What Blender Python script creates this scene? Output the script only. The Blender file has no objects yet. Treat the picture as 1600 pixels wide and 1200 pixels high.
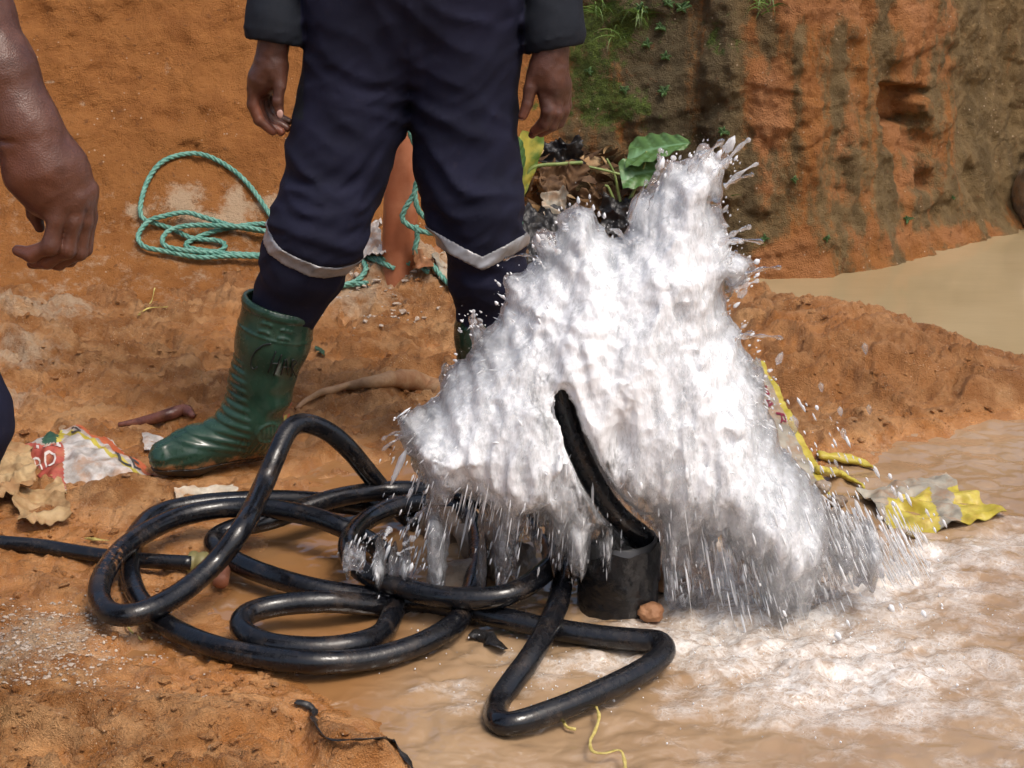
import bpy, bmesh, math, random
import numpy as np
from mathutils import Vector, Matrix

# ------------------------------------------------------------------ camera, sky, sun, exposure
SC = bpy.context.scene
COL = SC.collection
CAM_Z, PITCH, FPX = 1.30, math.radians(17.6), 2625.0
cam_data = bpy.data.cameras.new('camera')
cam = bpy.data.objects.new('camera', cam_data)
COL.objects.link(cam)
cam.location = (0, 0, CAM_Z)
cam.rotation_euler = (math.pi / 2 - PITCH, 0, 0)
cam_data.sensor_width = 36.0
cam_data.lens = FPX * 36.0 / 1600.0
cam_data.clip_start = 0.05
cam_data.clip_end = 400
SC.camera = cam

SUN_EL, SUN_AZ = math.radians(60), math.radians(140)      # azimuth clockwise from +Y
world = bpy.data.worlds.new('World')
SC.world = world
world.use_nodes = True
wn = world.node_tree
sky = wn.nodes.new('ShaderNodeTexSky')
sky.sky_type = 'NISHITA'
sky.sun_disc = False
sky.sun_elevation = SUN_EL
sky.sun_rotation = SUN_AZ
sky.air_density = 1.0
sky.dust_density = 6.0
sky.ozone_density = 1.0
bg = wn.nodes['Background']
bg.inputs['Strength'].default_value = 0.15
wn.links.new(sky.outputs[0], bg.inputs['Color'])

sun_data = bpy.data.lights.new('sun', 'SUN')
sun_data.energy = 1.5
sun_data.angle = math.radians(16)
sun_data.color = (1.0, 0.96, 0.9)
sun = bpy.data.objects.new('sun', sun_data)
COL.objects.link(sun)
to_sun = Vector((math.sin(SUN_AZ) * math.cos(SUN_EL), math.cos(SUN_AZ) * math.cos(SUN_EL), math.sin(SUN_EL)))
sun.rotation_euler = (-to_sun).to_track_quat('-Z', 'Y').to_euler()

vs = SC.view_settings
vs.view_transform = 'Standard'
vs.look = 'None'
vs.exposure = 0.18
vs.gamma = 1.0
vs.use_curve_mapping = False
SC.cycles.use_adaptive_sampling = True
SC.cycles.adaptive_threshold = 0.03
SC.cycles.max_bounces = 8
SC.cycles.transparent_max_bounces = 20
SC.cycles.transmission_bounces = 8
SC.cycles.caustics_reflective = False
SC.cycles.caustics_refractive = True
SC.cycles.blur_glossy = 1.0
SC.cycles.sample_clamp_indirect = 6.0

rng = np.random.default_rng(7)
random.seed(7)

# ------------------------------------------------------------------ layout helper: a picture position at a given depth or height
CP, SP = math.cos(PITCH), math.sin(PITCH)

def ray(u, v):
    a, b = (u - 800.0) / FPX, (600.0 - v) / FPX
    return np.array([a, CP + SP * b, -SP + CP * b])

def atY(u, v, Y):
    d = ray(u, v)
    return np.array([0, 0, CAM_Z]) + d * (Y / d[1])

def atZ(u, v, z=0.0):
    d = ray(u, v)
    return np.array([0, 0, CAM_Z]) + d * ((z - CAM_Z) / d[2])

def mpp(v, Y):
    return Y / ray(800, v)[1] / FPX          # metres for one picture step at that depth

# ------------------------------------------------------------------ noise
_P = np.random.default_rng(11).permutation(256).astype(np.int64)
_P = np.concatenate([_P, _P])
_g = np.random.default_rng(12).normal(size=(256, 3))
_G3 = _g / np.linalg.norm(_g, axis=1)[:, None]
_a = np.random.default_rng(13).random(256) * 2 * np.pi
_G2 = np.stack([np.cos(_a), np.sin(_a)], 1)

def _fade(t):
    return t * t * t * (t * (t * 6 - 15) + 10)

def noise2(x, y):
    xi, yi = np.floor(x).astype(np.int64), np.floor(y).astype(np.int64)
    xf, yf = x - xi, y - yi
    xi &= 255; yi &= 255
    u, v = _fade(xf), _fade(yf)
    out = 0
    for dx in (0, 1):
        wx = u if dx else 1 - u
        for dy in (0, 1):
            wy = v if dy else 1 - v
            h = _P[_P[(xi + dx) & 255] + ((yi + dy) & 255)]
            out = out + wx * wy * (_G2[h, 0] * (xf - dx) + _G2[h, 1] * (yf - dy))
    return out * 1.5

def noise3(p, f=1.0, off=0.0):
    x, y, z = p[..., 0] * f + off, p[..., 1] * f + off * 1.7, p[..., 2] * f - off
    xi, yi, zi = (np.floor(q).astype(np.int64) for q in (x, y, z))
    xf, yf, zf = x - xi, y - yi, z - zi
    u, v, w = _fade(xf), _fade(yf), _fade(zf)
    xi &= 255; yi &= 255; zi &= 255
    out = 0
    for dx in (0, 1):
        wx = u if dx else 1 - u
        A = _P[(xi + dx) & 255]
        for dy in (0, 1):
            wy = wx * (v if dy else 1 - v)
            B = _P[A + ((yi + dy) & 255)]
            for dz in (0, 1):
                h = _P[B + ((zi + dz) & 255)]
                g = _G3[h]
                out = out + wy * (w if dz else 1 - w) * (g[..., 0] * (xf - dx) + g[..., 1] * (yf - dy) + g[..., 2] * (zf - dz))
    return out * 1.6

def fbm2(x, y, f, octv=4, gain=0.5, off=0.0):
    s, a = 0, 1.0
    for k in range(octv):
        s = s + a * noise2(x * f + off + 17.3 * k, y * f - off + 9.1 * k)
        f *= 2.03; a *= gain
    return s

def ridge2(x, y, f, octv=4, gain=0.5, off=0.0):
    s, a = 0, 1.0
    for k in range(octv):
        s = s + a * (1 - 2.2 * np.abs(noise2(x * f + off + 31.7 * k, y * f - off + 5.3 * k)))
        f *= 2.1; a *= gain
    return s

def fbm3(p, f, octv=3, gain=0.5, off=0.0):
    s, a = 0, 1.0
    for k in range(octv):
        s = s + a * noise3(p, f, off + 13.1 * k)
        f *= 2.03; a *= gain
    return s

def cell2(x, y, f, off=0.0):
    """distance to the nearest and second nearest cell point, and a random number of the nearest cell"""
    X, Y = x * f + off, y * f - off
    xi, yi = np.floor(X).astype(np.int64), np.floor(Y).astype(np.int64)
    d1 = np.full(X.shape, 9.0); d2 = np.full(X.shape, 9.0); rnd = np.zeros(X.shape)
    for dx in (-1, 0, 1):
        for dy in (-1, 0, 1):
            h = _P[_P[(xi + dx) & 255] + ((yi + dy) & 255)]
            px, py = xi + dx + (h % 16) / 16.0 + 0.03, yi + dy + (h // 16) / 16.0 + 0.03
            d = np.hypot(X - px, Y - py)
            nearer = d < d1
            d2 = np.where(nearer, d1, np.minimum(d2, d))
            rnd = np.where(nearer, h / 255.0, rnd)
            d1 = np.where(nearer, d, d1)
    return d1, d2, rnd

def sstep(a, b, x):
    t = np.clip((x - a) / (b - a), 0, 1)
    return t * t * (3 - 2 * t)

def gauss(x, y, cx, cy, sx, sy=None, rot=0.0):
    sy = sy or sx
    dx, dy = x - cx, y - cy
    if rot:
        c, s = math.cos(rot), math.sin(rot)
        dx, dy = c * dx + s * dy, -s * dx + c * dy
    return np.exp(-(dx / sx) ** 2 - (dy / sy) ** 2)

def poly_sd(x, y, poly):
    """signed distance to a closed polygon, negative inside"""
    P = np.asarray(poly, float); n = len(P)
    d = np.full(x.shape, 1e9); inside = np.zeros(x.shape, bool)
    for i in range(n):
        ax, ay = P[i]; bx, by = P[(i + 1) % n]
        ex, ey = bx - ax, by - ay
        t = np.clip(((x - ax) * ex + (y - ay) * ey) / (ex * ex + ey * ey + 1e-12), 0, 1)
        d = np.minimum(d, np.hypot(x - ax - t * ex, y - ay - t * ey))
        c = ((ay > y) != (by > y)) & (x < (bx - ax) * (y - ay) / (by - ay + 1e-12) + ax)
        inside ^= c
    return np.where(inside, -d, d)

# ------------------------------------------------------------------ mesh helpers
def link_mesh(name, V, F, mat=None, parent=None, smooth=True, attrs=None):
    me = bpy.data.meshes.new(name)
    V = np.asarray(V, np.float32)
    if isinstance(F, np.ndarray):
        k = F.shape[1]
        me.vertices.add(len(V)); me.vertices.foreach_set('co', V.ravel())
        me.loops.add(F.size); me.loops.foreach_set('vertex_index', F.ravel().astype(np.int32))
        me.polygons.add(len(F))
        me.polygons.foreach_set('loop_start', np.arange(0, F.size, k, dtype=np.int32))
        me.update(calc_edges=True)
    else:
        me.from_pydata([tuple(map(float, q)) for q in V], [], [tuple(int(i) for i in f) for f in F])
        me.update()
    me.polygons.foreach_set('use_smooth', np.full(len(me.polygons), smooth, dtype=bool))
    for k, a in (attrs or {}).items():
        at = me.attributes.new(k, 'FLOAT', 'POINT')
        at.data.foreach_set('value', np.asarray(a, np.float32).ravel())
    me.validate()
    o = bpy.data.objects.new(name, me)
    COL.objects.link(o)
    if mat: me.materials.append(mat)
    if parent: o.parent = parent
    return o

def grid_faces(nx, ny, closed_x=False):
    i = np.arange(nx if closed_x else nx - 1); j = np.arange(ny - 1)
    I, J = np.meshgrid(i, j, indexing='ij')
    I2 = (I + 1) % nx
    return np.stack([I * ny + J, I2 * ny + J, I2 * ny + J + 1, I * ny + J + 1], -1).reshape(-1, 4)

def tag(o, label=None, cat=None, group=None, kind=None):
    if label: o['label'] = label
    if cat: o['category'] = cat
    if group: o['group'] = group
    if kind: o['kind'] = kind
    return o

def empty(name, loc=(0, 0, 0)):
    o = bpy.data.objects.new(name, None)
    o.empty_display_size = 0.05
    COL.objects.link(o)
    o.location = loc
    return o

def under(parent, *objs):
    for o in objs:
        o.parent = parent
        o.matrix_parent_inverse = Matrix.Translation(-parent.location)

def spline(pts, step=0.012):
    """Catmull-Rom through points (any width), resampled evenly in the first three columns"""
    P = np.asarray(pts, float)
    Q = np.vstack([2 * P[0] - P[1], P, 2 * P[-1] - P[-2]])
    out = []
    for i in range(1, len(Q) - 2):
        n = 24
        t = np.linspace(0, 1, n, endpoint=False)[:, None]
        a, b, c, d = Q[i - 1], Q[i], Q[i + 1], Q[i + 2]
        out.append(0.5 * (2 * b + (c - a) * t + (2 * a - 5 * b + 4 * c - d) * t ** 2 + (3 * b - a - 3 * c + d) * t ** 3))
    out = np.vstack(out + [P[-1:]])
    seg = np.linalg.norm(np.diff(out[:, :3], axis=0), axis=1)
    s = np.concatenate([[0], np.cumsum(seg)])
    n = max(2, int(s[-1] / step) + 1)
    ss = np.linspace(0, s[-1], n)
    return np.stack([np.interp(ss, s, out[:, k]) for k in range(P.shape[1])], 1)

def frames(C):
    T = np.gradient(C, axis=0)
    T /= np.linalg.norm(T, axis=1)[:, None] + 1e-12
    N = np.zeros_like(T)
    up = np.array([0, 0, 1.0]) if abs(T[0][2]) < 0.9 else np.array([1.0, 0, 0])
    n = np.cross(T[0], np.cross(up, T[0])); n /= np.linalg.norm(n)
    for i in range(len(C)):
        n = n - T[i] * np.dot(n, T[i]); n /= np.linalg.norm(n) + 1e-12
        N[i] = n
    return T, N, np.cross(T, N)

def tube(C, r, sides=14, cap=True, flat=1.0):
    C = np.asarray(C, float)
    T, N, B = frames(C)
    r = np.broadcast_to(np.asarray(r, float), (len(C),))
    a = np.linspace(0, 2 * np.pi, sides, endpoint=False)
    V = C[None] + r[None, :, None] * (np.cos(a)[:, None, None] * N[None] * flat + np.sin(a)[:, None, None] * B[None])
    F = grid_faces(sides, len(C), closed_x=True)[:, ::-1]
    V = V.reshape(-1, 3)
    if cap:
        n = len(C)
        V = np.vstack([V, C[0] - T[0] * r[0] * 0.25, C[-1] + T[-1] * r[-1] * 0.25])
        k = len(V)
        tri = []
        for i in range(sides):
            j = (i + 1) % sides
            tri.append((i * n, j * n, k - 2, k - 2)); tri.append((j * n + n - 1, i * n + n - 1, k - 1, k - 1))
        F = [tuple(f) for f in F] + [t[:3] for t in tri]
    return V, F

def stitch(V, Q, nA, pairs=10):
    """join the vertices before nA to the ones after it with a few faces where they lie closest"""
    A, B = np.arange(nA), np.arange(nA, len(V))
    cB = V[B].mean(0)
    a = A[np.argsort(((V[A] - cB) ** 2).sum(1))[:400]]
    out = []
    b = B[np.argsort(((V[B] - V[a].mean(0)) ** 2).sum(1))[:400]]
    D = ((V[a][:, None] - V[b][None]) ** 2).sum(-1)
    for k in np.argsort(D.ravel())[:pairs]:
        i, j = divmod(int(k), len(b))
        f1 = next((q for q in Q if a[i] in q), None); f2 = next((q for q in Q if b[j] in q), None)
        if f1 is None or f2 is None: continue
        n1 = f1[(list(f1).index(a[i]) + 1) % len(f1)]; n2 = f2[(list(f2).index(b[j]) + 1) % len(f2)]
        out.append((int(a[i]), int(n1), int(b[j]), int(n2)))
        break
    return list(Q) + out

def merge(parts):
    V, F, off = [], [], 0
    for v, f in parts:
        V.append(np.asarray(v)); F += [tuple(int(i) + off for i in q) for q in f]; off += len(v)
    return np.vstack(V), F

# ------------------------------------------------------------------ implicit surfaces (surface nets)
class Field:
    def __init__(self, lo, hi, h):
        self.lo, self.h = np.asarray(lo, float), h
        n = np.ceil((np.asarray(hi, float) - self.lo) / h).astype(int) + 1
        ax = [self.lo[k] + h * np.arange(n[k]) for k in range(3)]
        self.P = np.stack(np.meshgrid(*ax, indexing='ij'), -1).astype(np.float32)
        self.F = np.full(n, 9.0, np.float32)
    def near(self, w):
        return np.abs(self.F) < w
    def mesh(self):
        F, h = self.F.copy(), self.h
        for k in range(3):
            sl = [slice(None)] * 3
            for e in (0, -1):
                sl[k] = e; F[tuple(sl)] = np.maximum(F[tuple(sl)], h * 0.5)
        S = F < 0
        n = np.array(F.shape) - 1
        cnt = np.zeros(n, np.int8)
        cs = [(a, b, c) for a in (0, 1) for b in (0, 1) for c in (0, 1)]
        sub = lambda A, c: A[c[0]:c[0] + n[0], c[1]:c[1] + n[1], c[2]:c[2] + n[2]]
        for c in cs: cnt += sub(S, c)
        act = (cnt > 0) & (cnt < 8)
        I = np.argwhere(act)
        idx = np.full(n, -1, np.int64); idx[act] = np.arange(len(I))
        vals = {c: F[I[:, 0] + c[0], I[:, 1] + c[1], I[:, 2] + c[2]] for c in cs}
        pos = np.zeros((len(I), 3)); num = np.zeros(len(I))
        for a in cs:
            for k in range(3):
                if a[k]: continue
                b = list(a); b[k] = 1; b = tuple(b)
                fa, fb = vals[a], vals[b]
                m = (fa < 0) != (fb < 0)
                t = np.where(m, fa / np.where(m, fa - fb, 1), 0)
                q = np.array(a, float)[None].repeat(len(I), 0); q[:, k] += t
                pos[m] += q[m]; num[m] += 1
        V = self.lo + h * (I + pos / num[:, None])
        quads = []
        for k in range(3):
            o = [j for j in range(3) if j != k]
            sl0 = [slice(1, -1)] * 3; sl1 = [slice(1, -1)] * 3
            sl0[k] = slice(0, -1); sl1[k] = slice(1, None)
            s0, s1 = S[tuple(sl0)], S[tuple(sl1)]
            E = np.argwhere(s0 != s1)
            flip = s0[E[:, 0], E[:, 1], E[:, 2]]
            base = E.copy()
            base[:, o[0]] += 1; base[:, o[1]] += 1
            def cell(d0, d1):
                c = base.copy(); c[:, o[0]] -= d0; c[:, o[1]] -= d1
                return idx[c[:, 0], c[:, 1], c[:, 2]]
            q = np.stack([cell(1, 1), cell(0, 1), cell(0, 0), cell(1, 0)], 1)
            if k == 1: flip = ~flip
            q = np.where(flip[:, None], q, q[:, ::-1])
            quads.append(q[(q >= 0).all(1)])
        return V, np.vstack(quads)

def smin(a, b, k):
    h = np.clip(0.5 + 0.5 * (b - a) / k, 0, 1)
    return b + (a - b) * h - k * h * (1 - h)

def cone(P, a, b, ra, rb, sc=None):
    """round cone from a to b; sc flattens the axes"""
    a, b = np.asarray(a, np.float32), np.asarray(b, np.float32)
    Q = P
    if sc is not None:
        s = np.asarray(sc, np.float32)
        Q, a, b = P / s, a / s, b / s
    e = b - a
    t = np.clip(((Q - a) @ e) / (e @ e + 1e-9), 0, 1)
    d = np.linalg.norm(Q - a - t[..., None] * e, axis=-1) - (ra + (rb - ra) * t)
    return d * (min(sc) if sc is not None else 1.0)

def chain(P, pts, k=0.01, F=None):
    """pts rows: x y z r"""
    for p, q in zip(pts[:-1], pts[1:]):
        d = cone(P, p[:3], q[:3], p[3], q[3])
        F = d if F is None else smin(F, d, k)
    return F

# ------------------------------------------------------------------ material helper
class M:
    def __init__(self, name):
        self.m = bpy.data.materials.new(name); self.m.use_nodes = True
        self.nt = self.m.node_tree; self.b = self.nt.nodes['Principled BSDF']
        self.out = self.nt.nodes['Material Output']
        self.tc = self.nt.nodes.new('ShaderNodeTexCoord')
    def n(self, t, props=None, **inp):
        nd = self.nt.nodes.new('ShaderNode' + t)
        for k, v in (props or {}).items(): setattr(nd, k, v)
        for k, v in inp.items():
            k = k.replace('_', ' ')
            self.set(nd.inputs[int(k[1:]) if k[0] == 'i' and k[1:].isdigit() else k], v)
        return nd
    def set(self, sock, v):
        if hasattr(v, 'is_output') or isinstance(v, bpy.types.NodeSocket): self.nt.links.new(v, sock)
        elif isinstance(v, bpy.types.Node): self.nt.links.new(v.outputs[0], sock)
        else:
            if isinstance(v, tuple) and len(v) == 3 and sock.type == 'RGBA': v = v + (1,)
            sock.default_value = v
    def P(self, **kw):
        for k, v in kw.items(): self.set(self.b.inputs[k.replace('_', ' ')], v)
        return self
    def attr(self, name):
        return self.n('Attribute', {'attribute_name': name}).outputs['Fac']
    def noise(self, scale, detail=5, rough=0.55, vec=None, dist=0.0):
        return self.n('TexNoise', Vector=vec or self.tc.outputs['Object'], Scale=float(scale), Detail=float(detail), Roughness=rough, Distortion=dist).outputs['Fac']
    def voro(self, scale, vec=None, out='Distance', feature='F1'):
        return self.n('TexVoronoi', {'feature': feature}, Vector=vec or self.tc.outputs['Object'], Scale=float(scale)).outputs[out]
    def scaled(self, s):
        return self.n('Mapping', Vector=self.tc.outputs['Object'], Scale=s).outputs[0]
    def ramp(self, f, a, b, va=0.0, vb=1.0):
        return self.n('MapRange', {'interpolation_type': 'SMOOTHSTEP'}, Value=f, i1=a, i2=b, i3=va, i4=vb).outputs[0]
    def mix(self, f, a, b):
        nd = self.nt.nodes.new('ShaderNodeMix'); nd.data_type = 'RGBA'
        self.set(nd.inputs['Factor'], f); self.set(nd.inputs[6], a); self.set(nd.inputs[7], b)
        return nd.outputs[2]
    def math(self, op, a, b=0.0, clamp=False):
        nd = self.n('Math', {'operation': op, 'use_clamp': clamp}, i0=a, i1=b)
        return nd.outputs[0]
    def bump(self, h, strength=0.5, dist=0.01, normal=None):
        nd = self.n('Bump', Height=h, Strength=strength, Distance=dist)
        if normal is not None: self.set(nd.inputs['Normal'], normal)
        return nd.outputs[0]
    def surf(self, s):
        self.nt.links.new(s.outputs[0] if isinstance(s, bpy.types.Node) else s, self.out.inputs['Surface'])

# ------------------------------------------------------------------ materials of the setting
def mud_material():
    k = M('wet_laterite_mud')
    wet, pale, red = k.attr('wet'), k.attr('pale'), k.attr('red')
    big, mid, fine = k.noise(2.2, 4), k.noise(14, 6, 0.6), k.noise(90, 6, 0.65)
    c = k.mix(k.ramp(mid, 0.38, 0.64), (0.30, 0.122, 0.034), (0.56, 0.305, 0.130))
    c = k.mix(k.math('MULTIPLY', k.ramp(big, 0.42, 0.62), 0.6), c, (0.42, 0.165, 0.042))
    c = k.mix(k.math('MULTIPLY', red, 0.85), c, k.mix(mid, (0.28, 0.105, 0.028), (0.46, 0.200, 0.072)))
    pm = k.math('MULTIPLY', k.ramp(k.math('ADD', pale, k.math('MULTIPLY', k.math('SUBTRACT', k.noise(26, 6, 0.7), 0.5), 1.9)), 0.30, 1.0), 0.8)
    c = k.mix(pm, c, k.mix(fine, (0.50, 0.35, 0.21), (0.70, 0.57, 0.42)))
    c = k.mix(k.ramp(fine, 0.62, 0.75), c, k.mix(0.5, c, (0.60, 0.40, 0.22)))
    c = k.mix(k.math('MULTIPLY', k.ramp(k.noise(24, 7, 0.75), 0.55, 0.70), 0.55), c, (0.21, 0.082, 0.026))
    c = k.mix(k.math('MULTIPLY', k.ramp(k.noise(60, 6, 0.75), 0.58, 0.70), 0.5), c, (0.60, 0.40, 0.21))
    c = k.mix(k.math('MULTIPLY', k.ramp(k.voro(140), 0.10, 0.2, 1.0, 0.0), k.ramp(k.noise(12, 4), 0.52, 0.62)), c, (0.66, 0.52, 0.36))
    c = k.mix(k.math('MULTIPLY', wet, 0.5), c, k.mix(mid, (0.23, 0.090, 0.024), (0.40, 0.185, 0.062)))
    rough = k.math('SUBTRACT', k.ramp(mid, 0.3, 0.7, 0.50, 0.80), k.math('MULTIPLY', wet, 0.46), True)
    h = k.math('ADD', k.math('MULTIPLY', fine, 0.6), k.noise(320, 3, 0.6))
    h2 = k.math('ADD', h, k.math('MULTIPLY', k.noise(30, 5, 0.6), 1.6))
    amt = k.math('SUBTRACT', 0.95, k.math('MULTIPLY', wet, 0.45))
    k.P(Base_Color=c, Roughness=rough, Normal=k.bump(h2, amt, 0.016))
    k.b.inputs['Specular IOR Level'].default_value = 0.4
    return k.m

def bank_material():
    k = M('cut_laterite_bank')
    grime, moss, pale, fresh = k.attr('grime'), k.attr('moss'), k.attr('pale'), k.attr('fresh')
    mid, fine = k.noise(11, 6, 0.6), k.noise(70, 6, 0.65)
    streak = k.noise(5, 7, 0.65, vec=k.scaled((6, 6, 1.0)))
    c = k.mix(k.ramp(mid, 0.3, 0.7), (0.28, 0.102, 0.022), (0.41, 0.164, 0.043))
    c = k.mix(k.math('MULTIPLY', k.ramp(k.noise(3.5, 4), 0.4, 0.65), 0.6), c, (0.35, 0.140, 0.034))
    c = k.mix(fresh, c, k.mix(mid, (0.38, 0.150, 0.050), (0.47, 0.225, 0.100)))
    g = k.math('ADD', grime, k.math('MULTIPLY', k.math('SUBTRACT', k.math('ADD', k.math('MULTIPLY', streak, 0.6), k.math('MULTIPLY', fine, 0.4)), 0.5), 2.2))
    c = k.mix(k.math('MULTIPLY', k.ramp(g, 0.25, 0.85), 0.9), c, k.mix(k.ramp(k.noise(16, 5), 0.35, 0.65), (0.125, 0.088, 0.036), (0.235, 0.165, 0.075)))
    gm = k.math('MULTIPLY', k.ramp(g, 0.25, 0.85), k.attr('dark'))
    c = k.mix(k.math('MULTIPLY', gm, 0.75), c, k.mix(fine, (0.045, 0.040, 0.022), (0.105, 0.085, 0.048)))
    m = k.math('ADD', moss, k.math('MULTIPLY', k.math('SUBTRACT', k.noise(24, 6, 0.75), 0.5), 2.6))
    c = k.mix(k.math('MULTIPLY', k.ramp(m, 0.55, 0.95), 0.88), c, k.mix(k.ramp(fine, 0.35, 0.65), (0.035, 0.065, 0.008), (0.10, 0.155, 0.02)))
    p = k.math('ADD', pale, k.math('MULTIPLY', k.math('SUBTRACT', k.noise(20, 6, 0.75), 0.5), 1.5))
    c = k.mix(k.math('MULTIPLY', k.ramp(p, 0.62, 1.0), 0.75), c, (0.60, 0.45, 0.30))
    c = k.mix(k.math('MULTIPLY', k.ramp(k.voro(38), 0.06, 0.16, 0.8, 0.0), k.ramp(k.noise(9, 3), 0.5, 0.6)), c, (0.62, 0.47, 0.33))
    c = k.mix(k.math('MULTIPLY', k.ramp(k.noise(34, 5), 0.62, 0.72), 0.6), c, (0.15, 0.06, 0.02))
    h = k.math('ADD', k.math('MULTIPLY', k.noise(34, 6, 0.65), 1.5), k.math('ADD', fine, k.noise(260, 3)))
    k.P(Base_Color=c, Roughness=0.8, Normal=k.bump(h, 0.9, 0.018))
    k.b.inputs['Specular IOR Level'].default_value = 0.3
    return k.m

def pool_material():
    k = M('muddy_running_water')
    foam, film = k.attr('foam'), k.attr('film')
    def warped(scale, amt, nscale):
        return k.n('VectorMath', {'operation': 'ADD'}, i0=k.tc.outputs['Object'], i1=k.n('VectorMath', {'operation': 'SCALE'}, i0=k.n('TexNoise', Vector=k.tc.outputs['Object'], Scale=float(nscale), Detail=4.0).outputs['Color'], Scale=amt).outputs[0]).outputs[0]
    c = k.mix(k.ramp(k.noise(3, 4), 0.35, 0.65), (0.31, 0.195, 0.105), (0.37, 0.250, 0.145))
    c = k.mix(k.math('MULTIPLY', film, 0.85), c, (0.29, 0.135, 0.045))
    big = k.voro(34, vec=warped(34, 0.06, 16), feature='DISTANCE_TO_EDGE')
    small = k.voro(95, vec=warped(95, 0.02, 45), feature='DISTANCE_TO_EDGE')
    tiny = k.voro(230, feature='DISTANCE_TO_EDGE')
    lace = k.math('MULTIPLY', k.math('MAXIMUM', k.ramp(big, 0.0, 0.20, 0.55, 0.0), k.math('MAXIMUM', k.ramp(small, 0.0, 0.20, 0.7, 0.0), k.ramp(tiny, 0.0, 0.14, 0.6, 0.0))), k.ramp(k.noise(40, 5, 0.7), 0.22, 0.50))
    patch = k.ramp(k.math('ADD', foam, k.math('MULTIPLY', k.math('SUBTRACT', k.noise(13, 4, 0.6, vec=warped(13, 0.08, 9)), 0.5), 2.4)), 0.30, 0.95)
    fill = k.ramp(k.math('ADD', foam, k.math('MULTIPLY', k.math('SUBTRACT', k.noise(30, 5, 0.65, dist=1.0), 0.5), 2.6)), 0.70, 1.35)
    fm = k.math('ADD', k.math('MULTIPLY', patch, k.math('ADD', 0.16, k.math('MULTIPLY', lace, 0.46))), k.math('MULTIPLY', fill, 0.40), True)
    c = k.mix(fm, c, (0.82, 0.80, 0.77))
    h = k.math('ADD', k.math('MULTIPLY', k.noise(16, 2, 0.4, dist=0.5), 1.6), k.math('MULTIPLY', k.math('ADD', k.math('MULTIPLY', k.noise(80, 4, 0.6), 1.6), k.math('MULTIPLY', lace, 0.3)), k.math('MULTIPLY', patch, 0.5)))
    k.P(Base_Color=c, Roughness=k.math('ADD', 0.03, k.math('MULTIPLY', fm, 0.20)), Normal=k.bump(h, k.math('SUBTRACT', 0.38, k.math('MULTIPLY', film, 0.22)), 0.016), IOR=1.42)
    k.b.inputs['Specular IOR Level'].default_value = 1.0
    return k.m

def pond_material():
    k = M('still_silty_pond')
    c = k.mix(k.ramp(k.noise(1.4, 3), 0.3, 0.7), (0.33, 0.248, 0.135), (0.39, 0.30, 0.174))
    k.P(Base_Color=c, Roughness=0.07, IOR=1.42, Normal=k.bump(k.noise(6, 3, 0.5, vec=k.scaled((1, 2.0, 1))), 0.07, 0.02))
    return k.m

# ------------------------------------------------------------------ ground
WATER_Z = -0.012
def gp(u, v, z=0.0):
    q = atZ(u, v, z); return (q[0], q[1])
POOL = [gp(*q) for q in [(640, 1230), (560, 1130), (470, 1075), (380, 1035), (300, 985), (285, 930), (320, 870), (360, 825), (450, 790),
        (520, 735), (600, 715), (660, 685), (760, 660), (900, 650), (1050, 660), (1180, 680), (1230, 745), (1300, 715),
        (1400, 690), (1500, 650), (1620, 620), (1900, 600), (2300, 640), (2500, 900), (2300, 1400), (1200, 1500), (700, 1400)]]
PALE_SPOTS = [(gp(610, 455), 0.30, 1.25), (gp(670, 460), 0.28, 1.2), (gp(560, 490), 0.16, 0.9), (gp(60, 540), 0.18, 0.85), (gp(30, 590), 0.14, 0.85), (gp(110, 520), 0.12, 0.8), (gp(20, 640), 0.10, 0.8),
              (gp(90, 1010), 0.18, 0.8), (gp(30, 1040), 0.15, 0.75), (gp(190, 985), 0.13, 0.7), (gp(260, 1130), 0.05, 0.4), (gp(1230, 480), 0.1, 0.3), (gp(1380, 690), 0.12, 0.35), (gp(270, 445), 0.05, 0.75)]

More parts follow.
